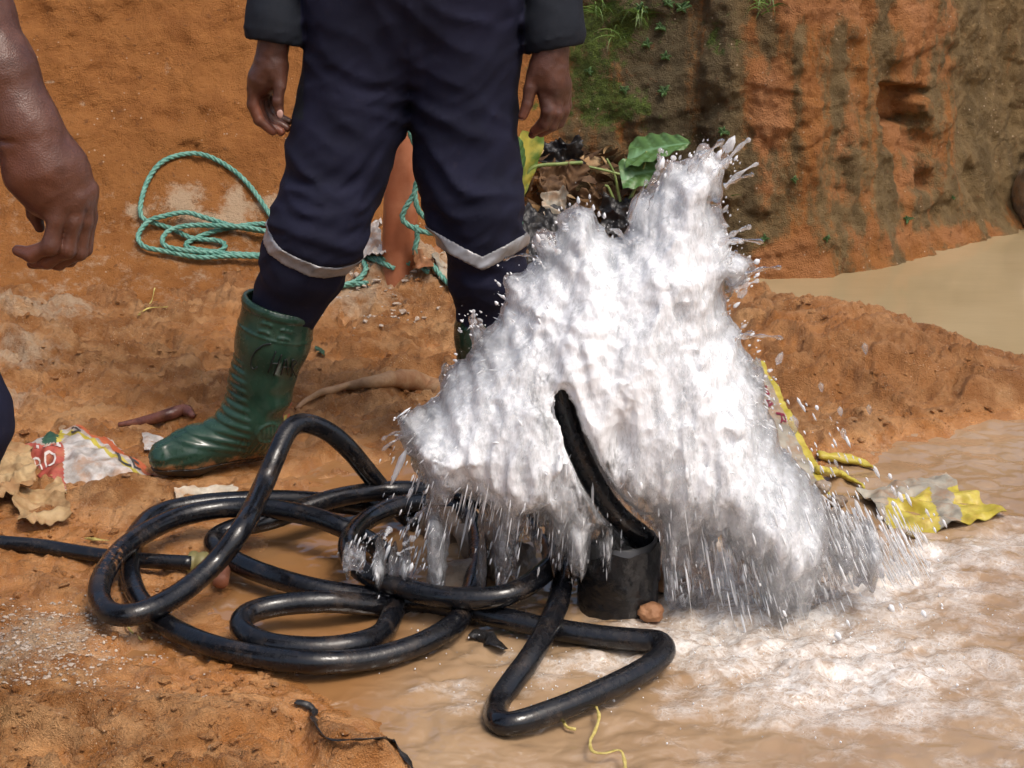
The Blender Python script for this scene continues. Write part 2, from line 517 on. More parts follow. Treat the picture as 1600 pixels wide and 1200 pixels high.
def terrain(x, y):
    d = poly_sd(x, y, POOL)
    wob = fbm2(x, y, 6.0, 3) * 0.035
    d = d + wob
    film = sstep(-0.22, -0.42, x) * sstep(3.4, 3.1, y) * sstep(2.3, 2.5, y)     # the shallow wet patch among the hose loops
    depth = 0.075 * (1 - np.exp(np.minimum(d, 0) / 0.12))
    h = np.where(d > 0, 0.018 * (1 - np.exp(-np.maximum(d, 0) / 0.08)), -depth * (1 - 0.80 * film)) - 0.006
    land = sstep(-0.06, 0.10, d)
    rough = land * (1 - 0.55 * sstep(0.0, 0.3, film))
    h = h + 0.02 * np.clip(y - 3.6, 0, 1.6) * land
    q = gp(610, 475); h = h + 0.115 * gauss(x, y, q[0], q[1] + 0.06, 0.20, 0.16)
    q = gp(690, 480); h = h + 0.060 * gauss(x, y, q[0], q[1] + 0.05, 0.14, 0.12)
    q = gp(40, 560); h = h + 0.10 * gauss(x, y, q[0] - 0.1, q[1], 0.25, 0.35)
    q = gp(205, 785); h = h + 0.040 * gauss(x, y, q[0], q[1], 0.10, 0.055)
    q = gp(560, 630); h = h + 0.035 * gauss(x, y, q[0], q[1], 0.16, 0.09)
    q = gp(100, 1110); h = h + 0.020 * gauss(x, y, q[0], q[1], 0.35, 0.15)
    q = gp(430, 1190); h = h + 0.014 * gauss(x, y, q[0], q[1], 0.22, 0.09)
    q = gp(590, 1185); h = h + 0.022 * gauss(x, y, q[0], q[1], 0.035, 0.03)
    q = gp(740, 1020); h = h + 0.055 * gauss(x, y, q[0], q[1], 0.085, 0.07)
    q = gp(750, 880); h = h + 0.075 * gauss(x, y, q[0], q[1], 0.12, 0.09)
    q = gp(965, 960); h = h + 0.060 * gauss(x, y, q[0], q[1] + 0.04, 0.13, 0.10)
    # mud ridge between the pool and the pond on the right
    for (u, v, hh, sx, sy) in ((1180, 570, 0.075, 0.30, 0.28), (1290, 575, 0.065, 0.24, 0.24), (1400, 595, 0.055, 0.24, 0.19), (1540, 615, 0.045, 0.28, 0.14), (1700, 630, 0.04, 0.4, 0.14)):
        q = gp(u, v); h = h + hh * gauss(x, y, q[0], q[1], sx, sy)
    pond = sstep(0.0, 0.22, (x - 0.72) * 0.62 + (y - 4.62) * 0.85) * sstep(0.70, 0.95, x + 0.4 * (y - 5.0))
    h = h * (1 - pond) - 0.14 * pond
    rough = rough * (1 - pond)
    # trodden flat under the boots
    for (ua, va, ub, vb, zz, rad) in ((425, 716, 245, 746, 0.006, 0.085), (772, 695, 745, 765, 0.006, 0.085)):
        a, b = gp(ua, va), gp(ub, vb)
        ex, ey = b[0] - a[0], b[1] - a[1]
        t = np.clip(((x - a[0]) * ex + (y - a[1]) * ey) / (ex * ex + ey * ey), 0, 1)
        mk = sstep(rad + 0.05, rad - 0.02, np.hypot(x - a[0] - t * ex, y - a[1] - t * ey))
        h = h * (1 - mk) + zz * mk
        rough = rough * (1 - 0.9 * mk)
    # lumps, smears and clods
    wx, wy = x + 0.06 * fbm2(x, y, 5.0, 2, off=3.1), y + 0.06 * fbm2(x, y, 5.0, 2, off=8.7)
    h = h + rough * (0.022 * fbm2(wx, wy, 3.3, 4, off=1.0) + 0.010 * ridge2(wx, wy * 1.6, 7.0, 4, 0.5, off=5.0) - 0.010)
    scoop = fbm2(wx * 0.7, wy * 1.7, 6.0, 3, off=14.0)
    h = h + rough * (0.014 * sstep(0.0, 0.14, scoop) - 0.014 * sstep(-0.16, -0.32, scoop))
    sc2 = fbm2(wx + 0.02 * noise2(x * 25, y * 25), wy * 1.9, 11.0, 4, 0.6, off=24.0)
    h = h + rough * (0.007 * sstep(0.02, 0.16, sc2) - 0.007 * sstep(-0.10, -0.26, sc2))
    # torn creases and trodden pits
    cr = np.abs(noise2(wx * 5.5 + 40, wy * 12.0 - 7) + 0.25 * noise2(x * 40, y * 40))
    crm = sstep(0.05, 0.25, fbm2(x, y, 2.6, 2, off=33.0))
    h = h - rough * crm * 0.009 * sstep(0.13, 0.02, cr)
    pit = cell2(wx * 0.7, wy * 1.5, 7.0, 9.0)
    h = h - rough * 0.016 * sstep(0.34, 0.22, pit[0] + 0.12 * noise2(x * 35, y * 35)) * sstep(0.62, 0.7, pit[2])
    d1, d2, r = cell2(wx + 0.03 * fbm2(x, y, 20, 2), wy, 13.0)
    crumb = sstep(0.46, 0.2, d1) * sstep(0.55, 0.8, r)
    d1b, d2b, rb = cell2(wx, wy + 0.02 * fbm2(x, y, 30, 2), 31.0, 4.0)
    crumb2 = sstep(0.48, 0.2, d1b) * sstep(0.45, 0.7, rb)
    patch = sstep(-0.25, 0.35, fbm2(x, y, 2.3, 3, off=6.0))
    h = h + rough * patch * (0.006 * crumb * (1 + 0.9 * noise2(x * 60, y * 60)) * (0.4 + 0.9 * rb) + 0.003 * crumb2)
    h = h + (0.25 + 0.75 * rough) * (0.0050 * fbm2(x, y, 40.0, 3, 0.65) + 0.0022 * ridge2(wx, wy, 34.0, 2)) * (1 - 0.7 * pond)
    return h, d, land, film, pond

def tz(x, y):
    return float(terrain(np.array([float(x)]), np.array([float(y)]))[0][0])

def axis(segs):
    out = [segs[0][0]]
    for a, b, st in segs:
        n = max(1, int(round((b - a) / st))); out += list(np.linspace(a, b, n + 1)[1:])
    return np.array(out)
gx = axis([(-40, -6, 4), (-6, -2.4, 0.12), (-2.4, -1.75, 0.03), (-1.75, 2.1, 0.0062), (2.1, 3.0, 0.03), (3.0, 8, 0.15), (8, 40, 4)])
gy = axis([(-40, 0, 4), (0, 1.7, 0.1), (1.7, 2.0, 0.03), (2.0, 3.3, 0.0058), (3.3, 4.5, 0.0080), (4.5, 5.8, 0.0115), (5.8, 7.5, 0.04), (7.5, 40, 4)])
GX, GY = np.meshgrid(gx, gy, indexing='ij')
H, D, LAND, FILM, PONDM = terrain(GX.ravel(), GY.ravel())
pale = np.zeros_like(H)
for (c, r, a) in PALE_SPOTS: pale = np.maximum(pale, a * gauss(GX.ravel(), GY.ravel(), c[0], c[1], r, r * 0.8))
wetness = np.clip(1 - sstep(-0.004, 0.03, H) * 0.85 + 0.3 * FILM, 0, 1) * (1 - 0.5 * PONDM)
wetness = np.clip(wetness + 0.35 * sstep(0.1, 0.6, fbm2(GX.ravel(), GY.ravel(), 2.0, 3, off=2.0)), 0, 1)
redm = sstep(4.6, 5.2, GY.ravel()) * sstep(0.9, 0.3, GX.ravel()) + 0.5 * sstep(0.5, 0.9, GX.ravel()) * sstep(3.6, 4.2, GY.ravel())
ground = link_mesh('ground', np.stack([GX.ravel(), GY.ravel(), H], 1), grid_faces(len(gx), len(gy)), mud_material(), attrs={'wet': wetness, 'pale': pale, 'red': np.clip(redm, 0, 1)})
tag(ground, kind='structure')

# ------------------------------------------------------------------ earth bank behind
BASE = np.array([(-9, 2.2), (-3.4, 4.25), (-2.3, 4.75), (-1.5, 5.05), (-0.8, 5.28), (-0.2, 5.42), (0.2, 5.50), (0.5, 5.50), (0.70, 5.44), (0.86, 5.40), (1.05, 5.44), (1.40, 5.72),
                 (1.95, 6.26), (2.6, 6.85), (4, 7.9), (9, 10)], float)
bl = spline(BASE, 0.0085)
keep = [0]
last = 0.0
seg = np.concatenate([[0], np.cumsum(np.linalg.norm(np.diff(bl, axis=0), axis=1))])
for i in range(1, len(bl)):
    stp = 0.0085 if -2.1 < bl[i, 0] < 2.7 else 0.12
    if seg[i] - last >= stp * 0.999: keep.append(i); last = seg[i]
bl, seg = bl[keep], seg[keep]
tang = np.gradient(bl, axis=0); tang /= np.linalg.norm(tang, axis=1)[:, None]
nrm = np.stack([tang[:, 1], -tang[:, 0]], 1)
hz = axis([(-0.25, -0.06, 0.05), (-0.06, 1.0, 0.0085), (1.0, 1.15, 0.05)])
S_, Z_ = np.meshgrid(np.arange(len(bl)), hz, indexing='ij')
bx0, by0 = bl[S_, 0], bl[S_, 1]
sarc = seg[S_]
leftness = sstep(0.45, -0.1, bx0)
lean = 0.10 + 0.42 * leftness
off = -lean * np.maximum(Z_, 0)
off = off + (0.035 + 0.345 * leftness) * np.exp(-np.maximum(Z_, -0.05) / (0.07 + 0.12 * leftness))
p3 = np.stack([sarc, Z_, np.zeros_like(Z_)], -1)
off = off + 0.040 * fbm2(sarc, Z_, 1.4, 3, off=2) * (0.3 + 0.7 * sstep(0, 0.3, Z_))
off = off + (0.006 * fbm2(sarc, Z_ * 0.22, 6.0, 4, off=4) * (1 - leftness) + 0.02 * fbm2(sarc, Z_, 7, 4, off=7))
off = off + 0.0040 * ridge2(sarc, Z_ * 0.6, 13.0, 3, off=9) + 0.0045 * fbm2(sarc, Z_, 50, 3, 0.6)
# broken ledges and scooped spade marks
led = fbm2(sarc, Z_ * 2.4, 2.2, 3, off=12)
off = off + 0.010 * sstep(0.05, 0.20, led) * (0.4 + 0.6 * (1 - leftness))
d1, d2, r = cell2(sarc + 0.03 * fbm2(sarc, Z_, 9, 2), Z_ * 0.8, 6.0, 3)
off = off - 0.018 * sstep(0.35, 0.1, d1) * sstep(0.6, 0.8, r)
P_w = np.stack([bx0 + nrm[S_, 0] * off, by0 + nrm[S_, 1] * off], -1)
# project to the picture layout to set niches and coloured patches (they belong to the wall itself)
def wall_uv(x, y, z):
    dy = y * CP - (z - CAM_Z) * SP; dx = x; dz = y * SP + (z - CAM_Z) * CP
    return 800 + FPX * dx / dy, 600 - FPX * dz / dy
U_, V_ = wall_uv(P_w[..., 0], P_w[..., 1], Z_)
def blob(u, v, su, sv): return np.exp(-((U_ - u) / su) ** 2 - ((V_ - v) / sv) ** 2)
def box(u0, u1, v0, v1, e=9):
    wu = 7 * fbm2(U_ / 30, V_ / 30, 1, 3); wv = 7 * fbm2(U_ / 30, V_ / 30, 1, 3, off=5)
    return sstep(u0 - e, u0 + e, U_ + wu) * sstep(u1 + e, u1 - e, U_ + wu) * sstep(v0 - e, v0 + e, V_ + wv) * sstep(v1 + e, v1 - e, V_ + wv)
niche = box(1378, 1446, 132, 195, 4) * 0.11 + box(1386, 1448, 190, 238) * 0.05 + box(1405, 1450, 236, 300) * 0.035
niche = niche + box(1290, 1330, 205, 300) * 0.02 - box(1100, 1150, -50, 320, 14) * 0.03 + box(1500, 1700, 120, 330, 16) * 0.02
niche = niche + blob(262, 190, 18, 14) * 0.03
off2 = off - niche
V3 = np.stack([bx0 + nrm[S_, 0] * off2, by0 + nrm[S_, 1] * off2, Z_], -1)
# plateau behind the top edge
topi = len(hz) - 1
back = V3[:, topi:topi + 1].copy(); back[..., 0] -= nrm[:, 0:1] * 14; back[..., 1] -= nrm[:, 1:2] * 14; back[..., 2] += 0.1
V3 = np.concatenate([V3, back], 1)
U2 = np.concatenate([U_, U_[:, -1:]], 1); V2 = np.concatenate([V_, V_[:, -1:]], 1)
S2 = np.concatenate([sarc, sarc[:, -1:]], 1); Z2 = V3[..., 2]
streak = fbm2(S2, Z2 * 0.16, 9.0, 4, off=20)
grime = sstep(800, 960, U2) * (0.80 + 0.60 * streak)
grime = grime + 0.30 * np.exp(-((U2 - 1040) / 130) ** 2) + 0.35 * sstep(1440, 1520, U2) - 0.15 * np.exp(-((V2 - 100) / 80) ** 2) * np.exp(-((U2 - 1320) / 110) ** 2)
fresh = 1.0 * np.exp(-((U2 - 1195) / 50) ** 2 - ((V2 - 170) / 85) ** 2) + 0.9 * np.exp(-((U2 - 1325) / 26) ** 2 - ((V2 - 230) / 85) ** 2)
fresh = fresh + np.exp(-((U2 - 1450) / 42) ** 2 - ((V2 - 45) / 60) ** 2) + np.exp(-((U2 - 1435) / 26) ** 2 - ((V2 - 270) / 45) ** 2) + 0.8 * np.exp(-((U2 - 1290) / 90) ** 2 - ((V2 - 15) / 35) ** 2)
fresh = fresh + 0.9 * np.exp(-((U2 - 1235) / 70) ** 2 - ((V2 - 405) / 28) ** 2) + 0.8 * np.exp(-((U2 - 1190) / 20) ** 2 - ((V2 - 290) / 40) ** 2) + 0.7 * np.exp(-((U2 - 1460) / 120) ** 2 - ((V2 - 370) / 18) ** 2)
fresh = fresh + 0.8 * np.exp(-((U2 - 1412) / 32) ** 4 - ((V2 - 185) / 55) ** 4)
fresh = np.clip(0.9 * fresh + 0.5 * fbm2(S2, Z2, 8, 3, off=6) * (fresh > 0.05) + 0.10 * fbm2(S2, Z2 * 0.4, 11, 3), 0, 1) * sstep(1120, 1160, U2)
grime = np.clip(grime - 0.85 * fresh - 0.35 * sstep(0.06, 0.0, Z2), 0, 1)
darkw = np.clip(np.exp(-((U2 - 1030) / 130) ** 2) + 0.25 * sstep(0.1, 0.5, streak), 0, 1)
moss = 0
for (u, v, su, sv, a) in ((955, 60, 60, 60, .8), (900, 130, 40, 80, .75), (985, 165, 50, 40, .75), (1130, 70, 40, 50, .65), (835, 120, 30, 90, .7), (945, 170, 30, 40, .8), (1180, 380, 40, 25, .5), (1050, 200, 60, 40, .4), (990, 20, 120, 40, .6), (1110, 230, 40, 30, .4)):
    moss = moss + a * np.exp(-((U2 - u) / su) ** 2 - ((V2 - v) / sv) ** 2)
palew = 0.42 * sstep(760, 500, U2) * sstep(180, 340, V2) + 0.22 * sstep(760, 600, U2)
for (u, v, su, sv) in ((285, 310, 28, 22), (370, 320, 12, 30), (130, 160, 10, 10), (260, 105, 8, 16), (330, 345, 40, 12), (420, 320, 20, 12), (40, 540, 60, 60), (210, 330, 15, 10), (120, 230, 8, 6), (80, 128, 16, 5)):
    palew = palew + 0.6 * np.exp(-((U2 - u) / su) ** 2 - ((V2 - v) / sv) ** 2)
for (u, v, su, sv) in ((610, 450, 60, 45), (670, 460, 55, 45), (560, 480, 40, 30), (690, 490, 40, 30)):
    palew = palew + 1.1 * np.exp(-((U2 - u) / su) ** 2 - ((V2 - v) / sv) ** 2)
bank = link_mesh('earth_bank', V3.reshape(-1, 3), grid_faces(V3.shape[0], V3.shape[1]), bank_material(),
                 attrs={'grime': grime, 'moss': np.clip(moss, 0, 1), 'pale': np.clip(palew, 0, 1.3), 'fresh': fresh, 'dark': darkw})
tag(bank, kind='structure')

# ------------------------------------------------------------------ pond and running pool
pond_o = link_mesh('pond', np.array([(0.55, 4.2, -0.035), (9, 4.2, -0.035), (9, 9.5, -0.035), (0.55, 9.5, -0.035)]), [(0, 1, 2, 3)], pond_material())
tag(pond_o, kind='structure')

px_ = axis([(-0.85, 1.9, 0.0075), (1.9, 4, 0.06)])
py_ = axis([(0.6, 1.8, 0.06), (1.8, 3.2, 0.0065), (3.2, 4.25, 0.012)])
WX, WY = np.meshgrid(px_, py_, indexing='ij'); wx, wy = WX.ravel(), WY.ravel()
imp = 0
for (u, v, r, a) in ((1180, 960, 0.24, 1.0), (1300, 920, 0.25, 0.9), (1100, 1000, 0.2, 0.9), (1290, 1040, 0.26, 1.0), (1080, 900, 0.14, 1.0), (1420, 900, 0.2, 0.7), (1480, 870, 0.2, 0.6), (960, 1040, 0.10, 0.8),
                     (690, 930, 0.10, 0.7), (720, 1075, 0.09, 0.55), (830, 1045, 0.1, 0.7), (650, 960, 0.07, 0.6), (1180, 880, 0.16, 1.0), (1300, 870, 0.15, 0.9), (1550, 840, 0.15, 0.45), (1450, 1030, 0.18, 0.55)):
    q = gp(u, v, WATER_Z); imp = np.maximum(imp, a * gauss(wx, wy, q[0], q[1], r, r * 0.75))
wx_, wy_ = wx, wy
chop = fbm2(wx, wy * 1.3, 9, 4, off=3) * 0.012 + fbm2(wx, wy, 20, 3, off=4) * 0.0045 + fbm2(wx, wy, 60, 2, off=6) * 0.0020
wa = 0.05 * fbm2(wx, wy, 4, 2, off=5)
calm = fbm2(wx + wa, wy * 1.5 + wa, 8, 3, off=8) * 0.0055 + fbm2(wx + wa, wy * 1.4 - wa, 12, 2, off=9) * 0.0036
filmw = sstep(-0.10, -0.30, wx)
wz = WATER_Z + calm * (1 - 0.8 * filmw) + imp * (1.6 * chop + 0.006) * (1 - 0.7 * filmw)
foam = np.clip(imp * 0.95 + 0.26 * sstep(-0.1, 0.4, wx) * sstep(3.45, 2.95, wy), 0, 1)
tag(link_mesh('muddy_pool', np.stack([wx, wy, wz], 1), grid_faces(len(px_), len(py_)), pool_material(), attrs={'foam': foam, 'film': filmw}), kind='structure')

# ------------------------------------------------------------------ things lying about: placed on the ground or the bank where it really is
bpy.context.view_layer.update()
_dg = bpy.context.evaluated_depsgraph_get()
def hit(u, v, off=0.0):
    d = Vector(ray(u, v)).normalized()
    ok, loc, nor, *_ = SC.ray_cast(_dg, Vector((0, 0, CAM_Z)), d)
    p = np.array(loc) if ok else atZ(u, v, 0)
    return p - np.array(d) * off
def hits(rows, off): return np.array([hit(u, v, off) for u, v in rows])

def simple(name, a, b, scale=20, rough=0.6, bump=0.3, dist=0.006, spec=0.4, mud=0.0, lo=0.35, hi=0.65):
    k = M(name)
    c = k.mix(k.ramp(k.noise(scale, 6, 0.65), lo, hi), a, b)
    if mud: c = k.mix(k.math('MULTIPLY', k.ramp(k.noise(scale * 0.8, 6, 0.75), 0.44, 0.66), mud), c, (0.36, 0.17, 0.065))
    k.P(Base_Color=c, Roughness=rough, Normal=k.bump(k.noise(scale * 2.5, 5, 0.6), bump, dist))
    k.b.inputs['Specular IOR Level'].default_value = spec
    return k.m
ROPE = simple('teal_polypropylene', (0.065, 0.205, 0.155), (0.16, 0.34, 0.275), 60, 0.5, 0.5, 0.002)
STRAW = simple('dry_straw', (0.40, 0.30, 0.07), (0.55, 0.45, 0.15), 60, 0.6)
YEL = simple('yellow_woven_plastic', (0.40, 0.32, 0.03), (0.52, 0.44, 0.08), 26, 0.4, mud=0.35)
GREYSACK = simple('grey_woven_plastic', (0.22, 0.20, 0.16), (0.38, 0.35, 0.28), 18, 0.5, mud=0.5)
WHITESACK = simple('white_woven_plastic', (0.30, 0.27, 0.24), (0.56, 0.53, 0.50), 24, 0.5, mud=0.6)
REDPRINT = simple('red_print', (0.28, 0.045, 0.03), (0.42, 0.09, 0.06), 30, 0.5, mud=0.5)
ORANGEPRINT = simple('orange_print', (0.42, 0.08, 0.025), (0.50, 0.13, 0.05), 30, 0.5, mud=0.3)
GREENPRINT = simple('green_print', (0.02, 0.06, 0.035), (0.035, 0.09, 0.05), 30, 0.5)
INK = simple('faded_black_print', (0.03, 0.03, 0.03), (0.07, 0.065, 0.06), 50, 0.6)
WHITEPRINT = simple('white_print', (0.55, 0.50, 0.47), (0.68, 0.62, 0.58), 50, 0.6, mud=0.25)
MAROON = simple('maroon_print', (0.16, 0.012, 0.03), (0.22, 0.02, 0.045), 40, 0.6)
TANCLOTH = simple('mud_soaked_cloth', (0.26, 0.15, 0.06), (0.46, 0.32, 0.16), 14, 0.6, 0.6, 0.008, mud=0.5)
PALECLOTH = simple('pale_wet_cloth', (0.40, 0.33, 0.24), (0.60, 0.54, 0.44), 20, 0.5, 0.5, 0.006, mud=0.5)
BLACKBAG = simple('black_rubbish_plastic', (0.008, 0.008, 0.010), (0.035, 0.033, 0.032), 22, 0.28, 0.6, 0.008)
DEADLEAF = simple('dead_brown_leaf', (0.07, 0.035, 0.016), (0.17, 0.095, 0.045), 30, 0.75)
ROCK = simple('wet_grey_stone', (0.13, 0.10, 0.075), (0.30, 0.24, 0.18), 16, 0.45, 0.6, 0.01, mud=0.5)
REDROCK = simple('red_laterite_stone', (0.24, 0.10, 0.045), (0.38, 0.19, 0.09), 18, 0.55, 0.7, 0.01)
PIPE = simple('orange_drain_pipe', (0.30, 0.095, 0.040), (0.42, 0.165, 0.085), 7, 0.42, 0.25, 0.006)
ROOT = simple('wet_root', (0.055, 0.018, 0.014), (0.15, 0.055, 0.04), 25, 0.25, 0.4, 0.006, mud=0.2)
MUDRAG = simple('mud_caked_rag', (0.26, 0.125, 0.055), (0.40, 0.25, 0.13), 12, 0.6, 0.6, 0.01)

# --- ropes: three twisted strands
def rope(paths, name, label, r=0.0082):
    parts = []
    for pth in paths:
        C = spline(pth, 0.009)
        T, N, B = frames(C)
        s = np.concatenate([[0], np.cumsum(np.linalg.norm(np.diff(C, axis=0), axis=1))])
        for k in range(3):
            a = s * 2 * np.pi / 0.062 + k * 2 * np.pi / 3
            parts.append(tube(C + (r * 0.52) * (np.cos(a)[:, None] * N + np.sin(a)[:, None] * B), r * 0.56, 6))
    V, F = merge(parts)
    o = link_mesh(name, V, F, ROPE)
    return tag(o, label, 'rope')
rope([hits([(414, 395), (432, 360), (405, 310), (372, 272), (330, 246), (295, 240), (255, 252), (232, 280), (220, 318), (222, 340), (240, 348), (270, 358), (300, 372), (340, 376), (352, 384), (340, 393), (310, 390), (290, 384), (302, 374),
            (340, 360), (400, 350), (445, 352)], 0.02),
      hits([(445, 362), (400, 360), (360, 352), (320, 340), (290, 332), (255, 338), (232, 346), (216, 368), (225, 385), (255, 392), (310, 402), (360, 400), (440, 402)], 0.035),
      hits([(445, 370), (390, 356), (330, 352), (290, 353), (262, 362), (254, 378), (270, 388), (330, 395), (400, 398), (440, 400)], 0.05)],
     'rope', 'teal twisted rope lying in loose loops on the bank left of the person')

# --- drain pipe standing behind the legs
pb = hit(617, 398); pb[2] -= 0.22
pt = atY(634, 120, pb[1] + 0.04); pb = pb + (pb - pt) * 0.0
V, F = tube(np.linspace(pb, pt, 14), 27.5 * mpp(300, pb[1]), 28)
o = link_mesh('drain_pipe', V, F, PIPE); tag(o, 'orange plastic pipe standing upright behind the legs', 'pipe')
YP = pb[1] - 0.075
def onpipe(rows): return np.array([atY(u, v, YP) for u, v in rows])
rope([onpipe([(636, 150), (640, 205), (655, 240), (657, 262), (648, 300), (632, 328), (630, 345), (655, 360), (690, 368), (712, 376)]),
      onpipe([(662, 240), (654, 275), (648, 300), (655, 330), (680, 350), (712, 366)]),
      np.vstack([onpipe([(650, 352), (652, 372), (648, 392)]), hits([(656, 412), (668, 425)], 0.02)]),
      hits([(545, 398), (575, 402), (610, 406), (640, 412)], 0.02), hits([(535, 446), (558, 438), (572, 420), (566, 400), (600, 412), (616, 420)], 0.02), hits([(528, 448), (555, 444), (575, 442)], 0.015),
      hits([(676, 414), (690, 432), (706, 448)], 0.02)],
     'rope', 'teal twisted rope draped over the orange pipe and trailing round its foot')

rope([hits([(808, 316), (816, 332), (820, 372), (822, 400)], 0.03)], 'rope', 'short teal rope hanging down right of the knee band')
# --- crumpled sheets
def sheet(name, corners, mat, nu=40, nv=26, amp=0.02, off=0.02, seed=0.0, f=14.0, thick=0.0018, regions=None, parent=None, sag=0.0, rag=0.05):
    A, B, C_, D_ = (hit(u, v, off) for u, v in corners)
    s, t = np.meshgrid(np.linspace(0, 1, nu), np.linspace(0, 1, nv), indexing='ij')
    s2 = s + rag * noise2(t * 5 + seed, s * 2 + seed) * (s * 2 - 1); t2 = t + rag * noise2(s * 6 + seed, t * 2 - seed) * (t * 2 - 1)
    P = ((1 - s2) * (1 - t2))[..., None] * A + (s2 * (1 - t2))[..., None] * B + (s2 * t2)[..., None] * C_ + ((1 - s2) * t2)[..., None] * D_
    q = P.copy()
    r = (1 - 2 * np.abs(noise3(q + seed, f))) * 0.6 + (1 - 2 * np.abs(noise3(q - seed, f * 2.1))) * 0.3 + 0.25 * noise3(q, f * 4.5)
    nrm_ = np.cross(B - A, D_ - A); nrm_ /= np.linalg.norm(nrm_)
    if nrm_[2] < 0: nrm_ = -nrm_
    nv_ = nrm_ * 0.7 + np.array([0, -0.25, 0.5]); nv_ /= np.linalg.norm(nv_)
    P = P + (amp * r)[..., None] * nv_ + np.stack([0.4 * amp * noise3(q, f, 4.0), 0.4 * amp * noise3(q, f, 9.0), 0 * r], -1)
    P[..., 2] -= sag * (np.abs(s * 2 - 1) ** 3 + np.abs(t * 2 - 1) ** 3)
    V = P.reshape(-1, 3)
    Q = grid_faces(nu, nv)
    n0 = len(V)
    V = np.vstack([V, V - nv_ * thick]); Q = np.vstack([Q, Q[:, ::-1] + n0])
    o = link_mesh(name, V, Q, mat)
    if regions:
        mats, fn = regions
        for m_ in mats: o.data.materials.append(m_)
        cs = (s[:-1, :-1] + s[1:, 1:]) / 2; ct = (t[:-1, :-1] + t[1:, 1:]) / 2
        idx = fn(cs.ravel(), ct.ravel()).astype(np.int32)
        o.data.polygons.foreach_set('material_index', np.concatenate([idx, idx]))
    if parent: o.parent = parent
    return o, P, nv_

def text_on(P, n_, body, s0, t0, ds, dt, mat, parent, name='lettering'):
    """flat print laid on a sheet: text box mapped into the sheet's own (s, t)"""
    cu = bpy.data.curves.new('print', 'FONT'); cu.body = body; cu.size = 1.0; cu.resolution_u = 2
    ob = bpy.data.objects.new('print', cu); COL.objects.link(ob)
    bpy.context.view_layer.update()
    me = ob.evaluated_get(bpy.context.evaluated_depsgraph_get()).to_mesh()
    bm = bmesh.new(); bm.from_mesh(me)
    for _ in range(3): bmesh.ops.subdivide_edges(bm, edges=[e for e in bm.edges if e.calc_length() > 0.10], cuts=1); bmesh.ops.triangulate(bm, faces=bm.faces[:])
    v = np.array([q.co[:] for q in bm.verts]); fc = [tuple(x.index for x in q.verts) for q in bm.faces]; bm.free()
    bpy.data.objects.remove(ob); bpy.data.curves.remove(cu)
    v[:, 0] /= v[:, 0].max(); v[:, 1] /= max(v[:, 1].max(), 0.5)
    S = s0 + np.asarray(ds)[0] * v[:, 0] + np.asarray(dt)[0] * v[:, 1]; T = t0 + ds[1] * v[:, 0] + dt[1] * v[:, 1]
    nu, nv = P.shape[:2]
    fs, ft = np.clip(S, 0, 0.999) * (nu - 1), np.clip(T, 0, 0.999) * (nv - 1)
    i, j = fs.astype(int), ft.astype(int); a, b = (fs - i)[:, None], (ft - j)[:, None]
    W = (1 - a) * (1 - b) * P[i, j] + a * (1 - b) * P[i + 1, j] + a * b * P[i + 1, j + 1] + (1 - a) * b * P[i, j + 1]
    o = link_mesh(name, W + n_ * 0.0022, fc, mat, parent)
    return o

def reg(s, t):
    A_, B_, C2, D2 = (14, 700), (128, 650), (252, 728), (92, 764)
    u, v = ((1 - s) * (1 - t) * A_[i] + s * (1 - t) * B_[i] + s * t * C2[i] + (1 - s) * t * D2[i] for i in (0, 1))
    k = np.zeros_like(s)
    k[(u > 24) & (u < 100) & (v > 692) & (v < 750)] = 1                    # red panel
    k[(u > 66) & (u < 90) & (v < 690)] = 4                                 # green corner
    k[(np.abs(u - 93) < 3) & (v < 690)] = 3
    k[np.abs((v - 690) - (u - 130) * 0.52) < 3.5] = 3                      # yellow stripe
    k[(np.abs((v - 662) - (u - 122) * 0.56) < 9) & (u > 120)] = 2          # orange flap
    return k
o, P, n_ = sheet('printed_sack', [(14, 700), (128, 650), (252, 728), (92, 764)], WHITESACK, 64, 44, 0.024, 0.065, 2.0, 10.0, regions=([REDPRINT, ORANGEPRINT, YEL, GREENPRINT], reg), sag=0.022)
tag(o, 'crumpled white printed sack with a red panel lying left of the green boot toe', 'sack')
def at_st(u, v): return (u - 14) * .0057 - (v - 700) * .00697, (u - 14) * .00446 + (v - 700) * .01018
def word(body, u, v, w, h, m_):
    q = at_st(u, v); text_on(P, n_, body, q[0], q[1], (w * .0057, w * .00446), (h * .00697, -h * .01018), m_, o)
word('IN', 54, 708, 36, 14, WHITEPRINT)
word('RO', 50, 728, 34, 15, WHITEPRINT)
word('S', 104, 682, 16, 16, INK)
word('LE', 158, 716, 28, 16, INK)
o, *_ = sheet('rag', [(-40, 700), (58, 705), (60, 772), (-40, 800)], TANCLOTH, 40, 40, 0.034, 0.05, 5.0, 12.0); tag(o, 'tan mud-soaked rag bunched at the left edge under the sack', 'rag')
o, *_ = sheet('rag', [(22, 770), (95, 758), (112, 812), (30, 822)], TANCLOTH, 36, 30, 0.026, 0.03, 8.0, 14.0); tag(o, 'rounded muddy rag just below the printed sack', 'rag')
o, *_ = sheet('sack_scrap', [(222, 680), (285, 688), (282, 702), (226, 706)], WHITESACK, 20, 12, 0.010, 0.010, 3.0); tag(o, 'small white sack scrap behind the green boot toe', 'sack scrap')
o, *_ = sheet('cloth_scrap', [(272, 764), (366, 760), (378, 778), (276, 786)], PALECLOTH, 40, 16, 0.010, 0.012, 6.0, 22.0); tag(o, 'pale wet cloth trodden into the mud under the green boot', 'cloth')
def reg2(s, t):
    k = np.zeros_like(s); k[(t > 0.62)] = 1; k[(t < 0.5) & (np.sin(s * 22) > 0)] = 2; return k
